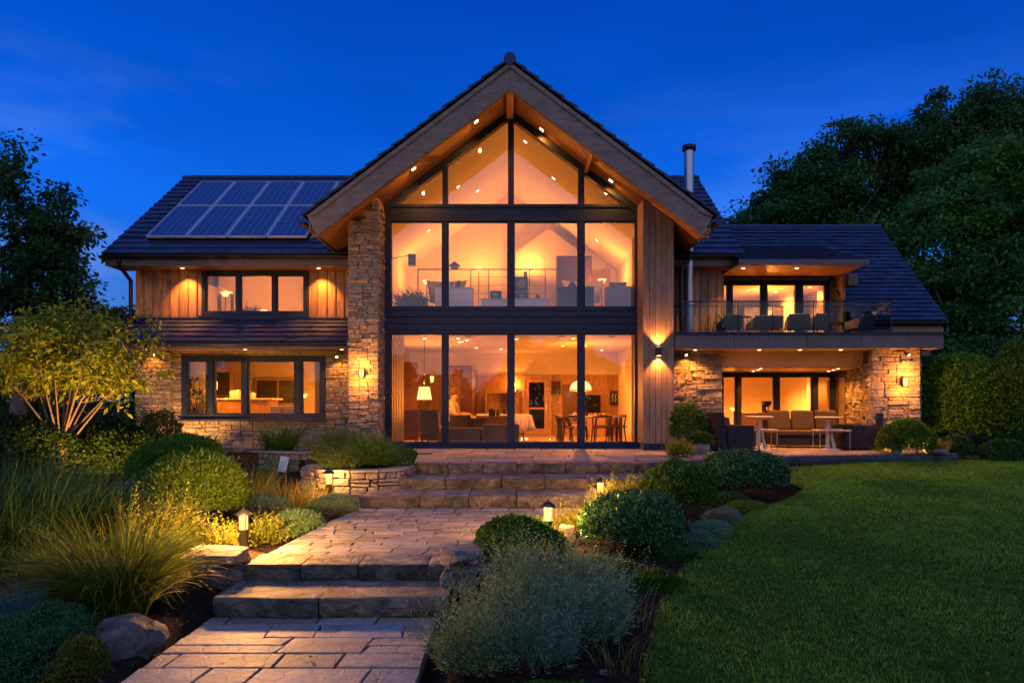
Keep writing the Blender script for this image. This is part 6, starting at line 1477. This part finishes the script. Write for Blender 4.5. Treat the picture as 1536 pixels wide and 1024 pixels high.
potted(1403,12.98,.22,.09,105,'shallow stone bowl at the right corner of the terrace','yellow leafy plant in the shallow bowl at the terrace corner')
sprigs('golden_shrub','small yellow green plant at the inner foot of the pillar',(X(1330,13.5),13.5,.0),(.14,.14,.2),120,10,.14,.045,L_gold,106,width=.5,tint=(.7,.8,.6))
r=np.random.default_rng(5)
blades('pot_leaves','dark strappy leaves behind the first balcony chair',(X(1090,15.0),15.0,2.5),70,.06,.52,L_dark,107,(.1,.7),1,.035,cat='plant')
bpy.data.objects.remove(POTPL)
t=thing('pot','black pot behind the first balcony chair','pot',(X(1090,15.0),15.0,2.385)); mb=MB(); mb.lathe([(.08,0),(.12,.18),(.10,.18),(.0001,.15)],(0,0,0),14); mb.build('bowl',M_black,t,local=True)
# indoor plants
sprigs('indoor_plant','big bushy pot plant inside the upper glazing beside the pier',(X(617,15.1),15.2,3.02),(.36,.25,.28),260,11,.25,.07,L_dark,110,'plant',width=.5,upb=.7)
sprigs('indoor_plant','bushy pot plant behind the middle bedroom pane',(X(374,16.1),16.1,2.92),(.28,.2,.18),160,10,.18,.06,L_dark,111,'plant',width=.5,upb=.8)
sprigs('indoor_plant','small plant low in the left bedroom pane',(X(322,16.1),16.1,2.92),(.16,.15,.12),90,9,.12,.05,L_dark,112,'plant',width=.5,upb=.8)
# hedge right
def hedge(label,c,rad,n,ls,seed,mat=L_dark,tint=(1,1,1),group=None,rough=.12): return ball('hedge',label,c,rad,n,ls,mat,seed,rough,cat='hedge',group=group,fill=.5,tint=tint,up=.2)
hedge('tall bushy hedge lit warm at the right edge of the terrace',(X(1455,14.6),14.8,.75),(1.0,.9,1.25),32000,.075,120,L_mid,(1.1,1.25,.6))
hedge('darker end of the hedge cut by the right edge of the picture',(X(1560,14.0),14.2,.85),(1.0,.9,1.3),26000,.075,121,L_mid,(.75,.9,.5))
ball('leafy_shrub','small dark mound at the foot of the hedge, left one',(X(1430,13.4),13.3,.05),(.30,.3,.28),5000,.045,L_dark,122,.15,group='small mounds at the foot of the hedge')
ball('leafy_shrub','small dark mound at the foot of the hedge, right one',(X(1502,13.1),13.0,.0),(.42,.3,.25),7000,.045,L_dark,123,.15,group='small mounds at the foot of the hedge')
hedge('dark hedge closing the view behind the warm lit hedge',(11.6,17.2,.8),(3.2,1.0,1.9),30000,.11,125,L_dark)
hedge('dark tall hedge in shadow behind the multi stemmed tree',(-9.6,15.8,.6),(2.6,.9,2.4),30000,.10,124,L_dark)
# --- trees
TR='big dark broadleaf trees behind the right wing'
tree('dark broadleaf tree farthest left behind the slate roof',(10.2,25.5,0),10,[((10.3,25.5,7.0),(2.4,2.2,2.1)),((11.4,25.5,8.4),(2.0,2,1.8)),((9.6,25,5.8),(1.8,1.6,1.6))],46000,.15,150,.75,130,group=TR,tint=(.9,1,.9))
tree('tall dark tree whose open limbs show sky, middle of the skyline',(13.6,25,0),12,[((13.3,25,9.4),(2.5,2.2,2.2)),((14.6,25,8.0),(2.0,2,2.2)),((12.6,24.5,7.2),(1.9,1.8,1.8))],30000,.155,80,.65,131,group=TR,r0=.3,nl=40)
tree('tallest dark tree near the right edge of the skyline',(16.4,24.5,0),13,[((16.2,24.5,10.0),(2.5,2.2,2.2)),((17.6,24.5,9.2),(2.2,2,2.4)),((15.6,24,8.4),(1.9,1.8,2.0))],46000,.15,150,.75,132,group=TR,r0=.3)
tree('dark tree cut by the right edge of the picture',(19.2,24,0),13,[((19.0,24,9.7),(2.6,2.2,2.6)),((18.6,23.6,7.4),(2.4,2,2.6))],36000,.15,120,.8,133,group=TR,r0=.3)
tree('nearer leafy tree filling the space right of the slate roof',(13.2,20,0),8,[((12.9,20,5.4),(2.0,1.8,2.0)),((12.4,19.6,3.4),(1.7,1.5,1.7)),((14.2,20.5,7.0),(2.0,1.8,1.8))],42000,.13,190,.6,134,L_tree,group=TR,tint=(1.3,1.4,1.1))
tree('nearest leafy tree rising behind the hedge at the right edge',(15.6,19,0),9,[((15.3,19,5.6),(2.2,1.8,2.3)),((14.0,18.6,3.2),(2.0,1.5,2.0)),((16.6,19,7.6),(2.0,1.8,1.8))],40000,.13,190,.6,135,L_tree,group=TR,tint=(1.2,1.3,1.0))
tree('low spreading tree under the big trees, just past the roof verge',(11.2,22.5,0),6,[((11.3,22.5,3.6),(2.2,1.6,2.0)),((10.8,22.5,5.0),(1.6,1.4,1.3))],22000,.15,110,.6,136,group=TR)
tree('big dark tree at the left edge against the sky',(-10.6,14.6,-.1),7,[((-10.6,14.6,4.6),(1.25,1.2,1.9)),((-10.0,14.4,3.4),(1.25,1.1,1.3)),((-11.2,14.6,2.6),(1.5,1.2,1.6)),((-9.4,14.4,4.3),(.75,.7,.6)),((-9.5,14.4,2.9),(.8,.7,.5))],21000,.11,150,.42,137,r0=.16,cat='tree',nl=34,tint=(.55,.65,.7))
# far treeline that the glass reflects
def treeline():
    r=np.random.default_rng(140); n=34000; a=r.uniform(-1.25,1.25,n); R=r.uniform(46,54,n); h=4.6+3.6/(1+np.exp(-(a+.03)*30))+1.5*np.sin(a*19)+1.0*np.sin(a*43+1)+.7*np.sin(a*91)
    z=h*np.sqrt(r.random(n))*1.0-1.2; P=np.stack([np.sin(a)*R,-np.cos(a)*R,z],1); L_=r.uniform(.5,1.1,n)
    o=leaves('far_treeline',P,rdir(n,r),rdir(n,r),L_,L_*.8,lcols(n,r),L_tree); tag(o,'far dark line of trees across the garden','trees',kind='stuff')
treeline()
# lawn blades
def grass():
    r=np.random.default_rng(150); N_=430000; y=13.0-(13.0-3.3)*r.random(N_)**.55; y=3.3+(13-3.3)*r.random(N_)**1.35
    e=EDGEV(y); x=e-.03+(13.0-e)*r.random(N_)**1.0; keep=(np.abs(x)<y*.80+.3)
    front=np.interp(x,[p[0] for p in TE],[p[1] for p in TE]); keep&=(y<np.where(x<8.5,front-.03,13.6)); keep&=~((y>12.3)&(x<4.45))
    # denser near the camera
    x,y=x[keep],y[keep]; n=len(x); z=np.interp(y,HP[0],HP[1])+.012
    s=np.interp(y,[3.3,8,13],[.8,1.3,2.1]); h=.032*r.uniform(.5,1.5,n)*s**.35; w=.0042*s*r.uniform(.7,1.3,n); a=r.uniform(0,6.283,n); ln=r.normal(0,.45,(n,2))*h[:,None]
    S=np.stack([np.cos(a),np.sin(a),0*a],1)*w[:,None]*.5; B=np.stack([x,y,z],1); T=B+np.stack([ln[:,0],ln[:,1],h],1)
    V=np.stack([B-S,B+S,T],1).reshape(-1,3)
    patch=.5+.5*np.sin(x*1.9+np.sin(y*1.3)*1.5)*np.sin(y*1.7+1.2*np.sin(x*.9)); p2=.5+.5*np.sin(x*7.3+3*np.sin(y*4.1))*np.sin(y*9.1+2*np.sin(x*5.3)); p3=.5+.5*np.sin(x*19+2*np.sin(y*13))*np.sin(y*23+2*np.sin(x*17)); c=lcols(n,r,.45,.25,.07)*(.45+.4*patch+.35*p2+.3*p3)[:,None]
    o=np_mesh('lawn_grass',V,np.arange(3*n).reshape(n,3),np.repeat(c,3,0),L_grass); tag(o,'short mown green grass of the lawn','grass',kind='stuff')
grass()
def fallen():
    r=np.random.default_rng(161); n=150; y=r.uniform(4.3,12,n); x=np.where(y<9.3,r.uniform(-2.3,-.3,n),r.uniform(-1.5,2.6,n)); z=np.select([y<5.55,y<6.05,y<9.3,y<10.05,y<10.85],[-.80,-.63,-.48,-.32,-.16],0.0)+.012
    P=np.stack([x,y,z],1); D=rdir(n,r); D[:,2]*=.15; L_=r.uniform(.02,.05,n); c=np.array([1.5,.8,.4])*r.uniform(.4,1.4,n)[:,None]
    tag(leaves('fallen_leaves',P,D,np.array([0,0,1])+rdir(n,r)*.3,L_,L_*.5,c,L_straw),'a few dry brown leaves scattered on path and steps','fallen leaves',kind='stuff')
def fallen_lawn():
    r=np.random.default_rng(162); n=90; y=r.uniform(4.3,12.5,n); x=EDGEV(y)+r.uniform(0,1,n)**2*6; z=np.interp(y,HP[0],HP[1])+.05
    P=np.stack([x,y,z],1); D=rdir(n,r); D[:,2]*=.2; L_=r.uniform(.03,.06,n); c=np.array([1.3,.8,.4])*r.uniform(.5,1.4,n)[:,None]
    tag(leaves('fallen_leaves',P,D,np.array([0,0,1])+rdir(n,r)*.3,L_,L_*.5,c,L_straw),'a few dry leaves lying on the lawn','fallen leaves',kind='stuff')
fallen(); fallen_lawn()
def litter():
    r=np.random.default_rng(151); n=16000; y=r.uniform(3.6,12.8,n)**1.0; side=r.random(n)<.5
    x=np.where(side,r.uniform(-7.5,-2.3,n),EDGEV(y)-r.uniform(0,2.2,n)**1.0); ok=~((x>-2.5)&(x<np.interp(y,[3,5.6,6.1,7,7.7,8.3,8.8,9.35,9.4,12],[-.5,-.45,-.3,-.2,0,.3,.7,1.35,2.4,4.0])))
    x,y=x[ok],y[ok]; n=len(x); P=np.stack([x,y,np.interp(y,HP[0],HP[1])+.03],1); D=rdir(n,r); D[:,2]*=.25; L_=r.uniform(.015,.07,n); Nn=np.array([0,0,1])+rdir(n,r)*.5
    c=np.array([1.5,1.0,.7])*(1+r.uniform(-.5,1.2,n))[:,None]; o=leaves('bark_litter',P,D,Nn,L_,L_*.35,c,M_mulch); tag(o,'brown bark chips and dry bits covering the beds','bark mulch',kind='stuff')
litter()
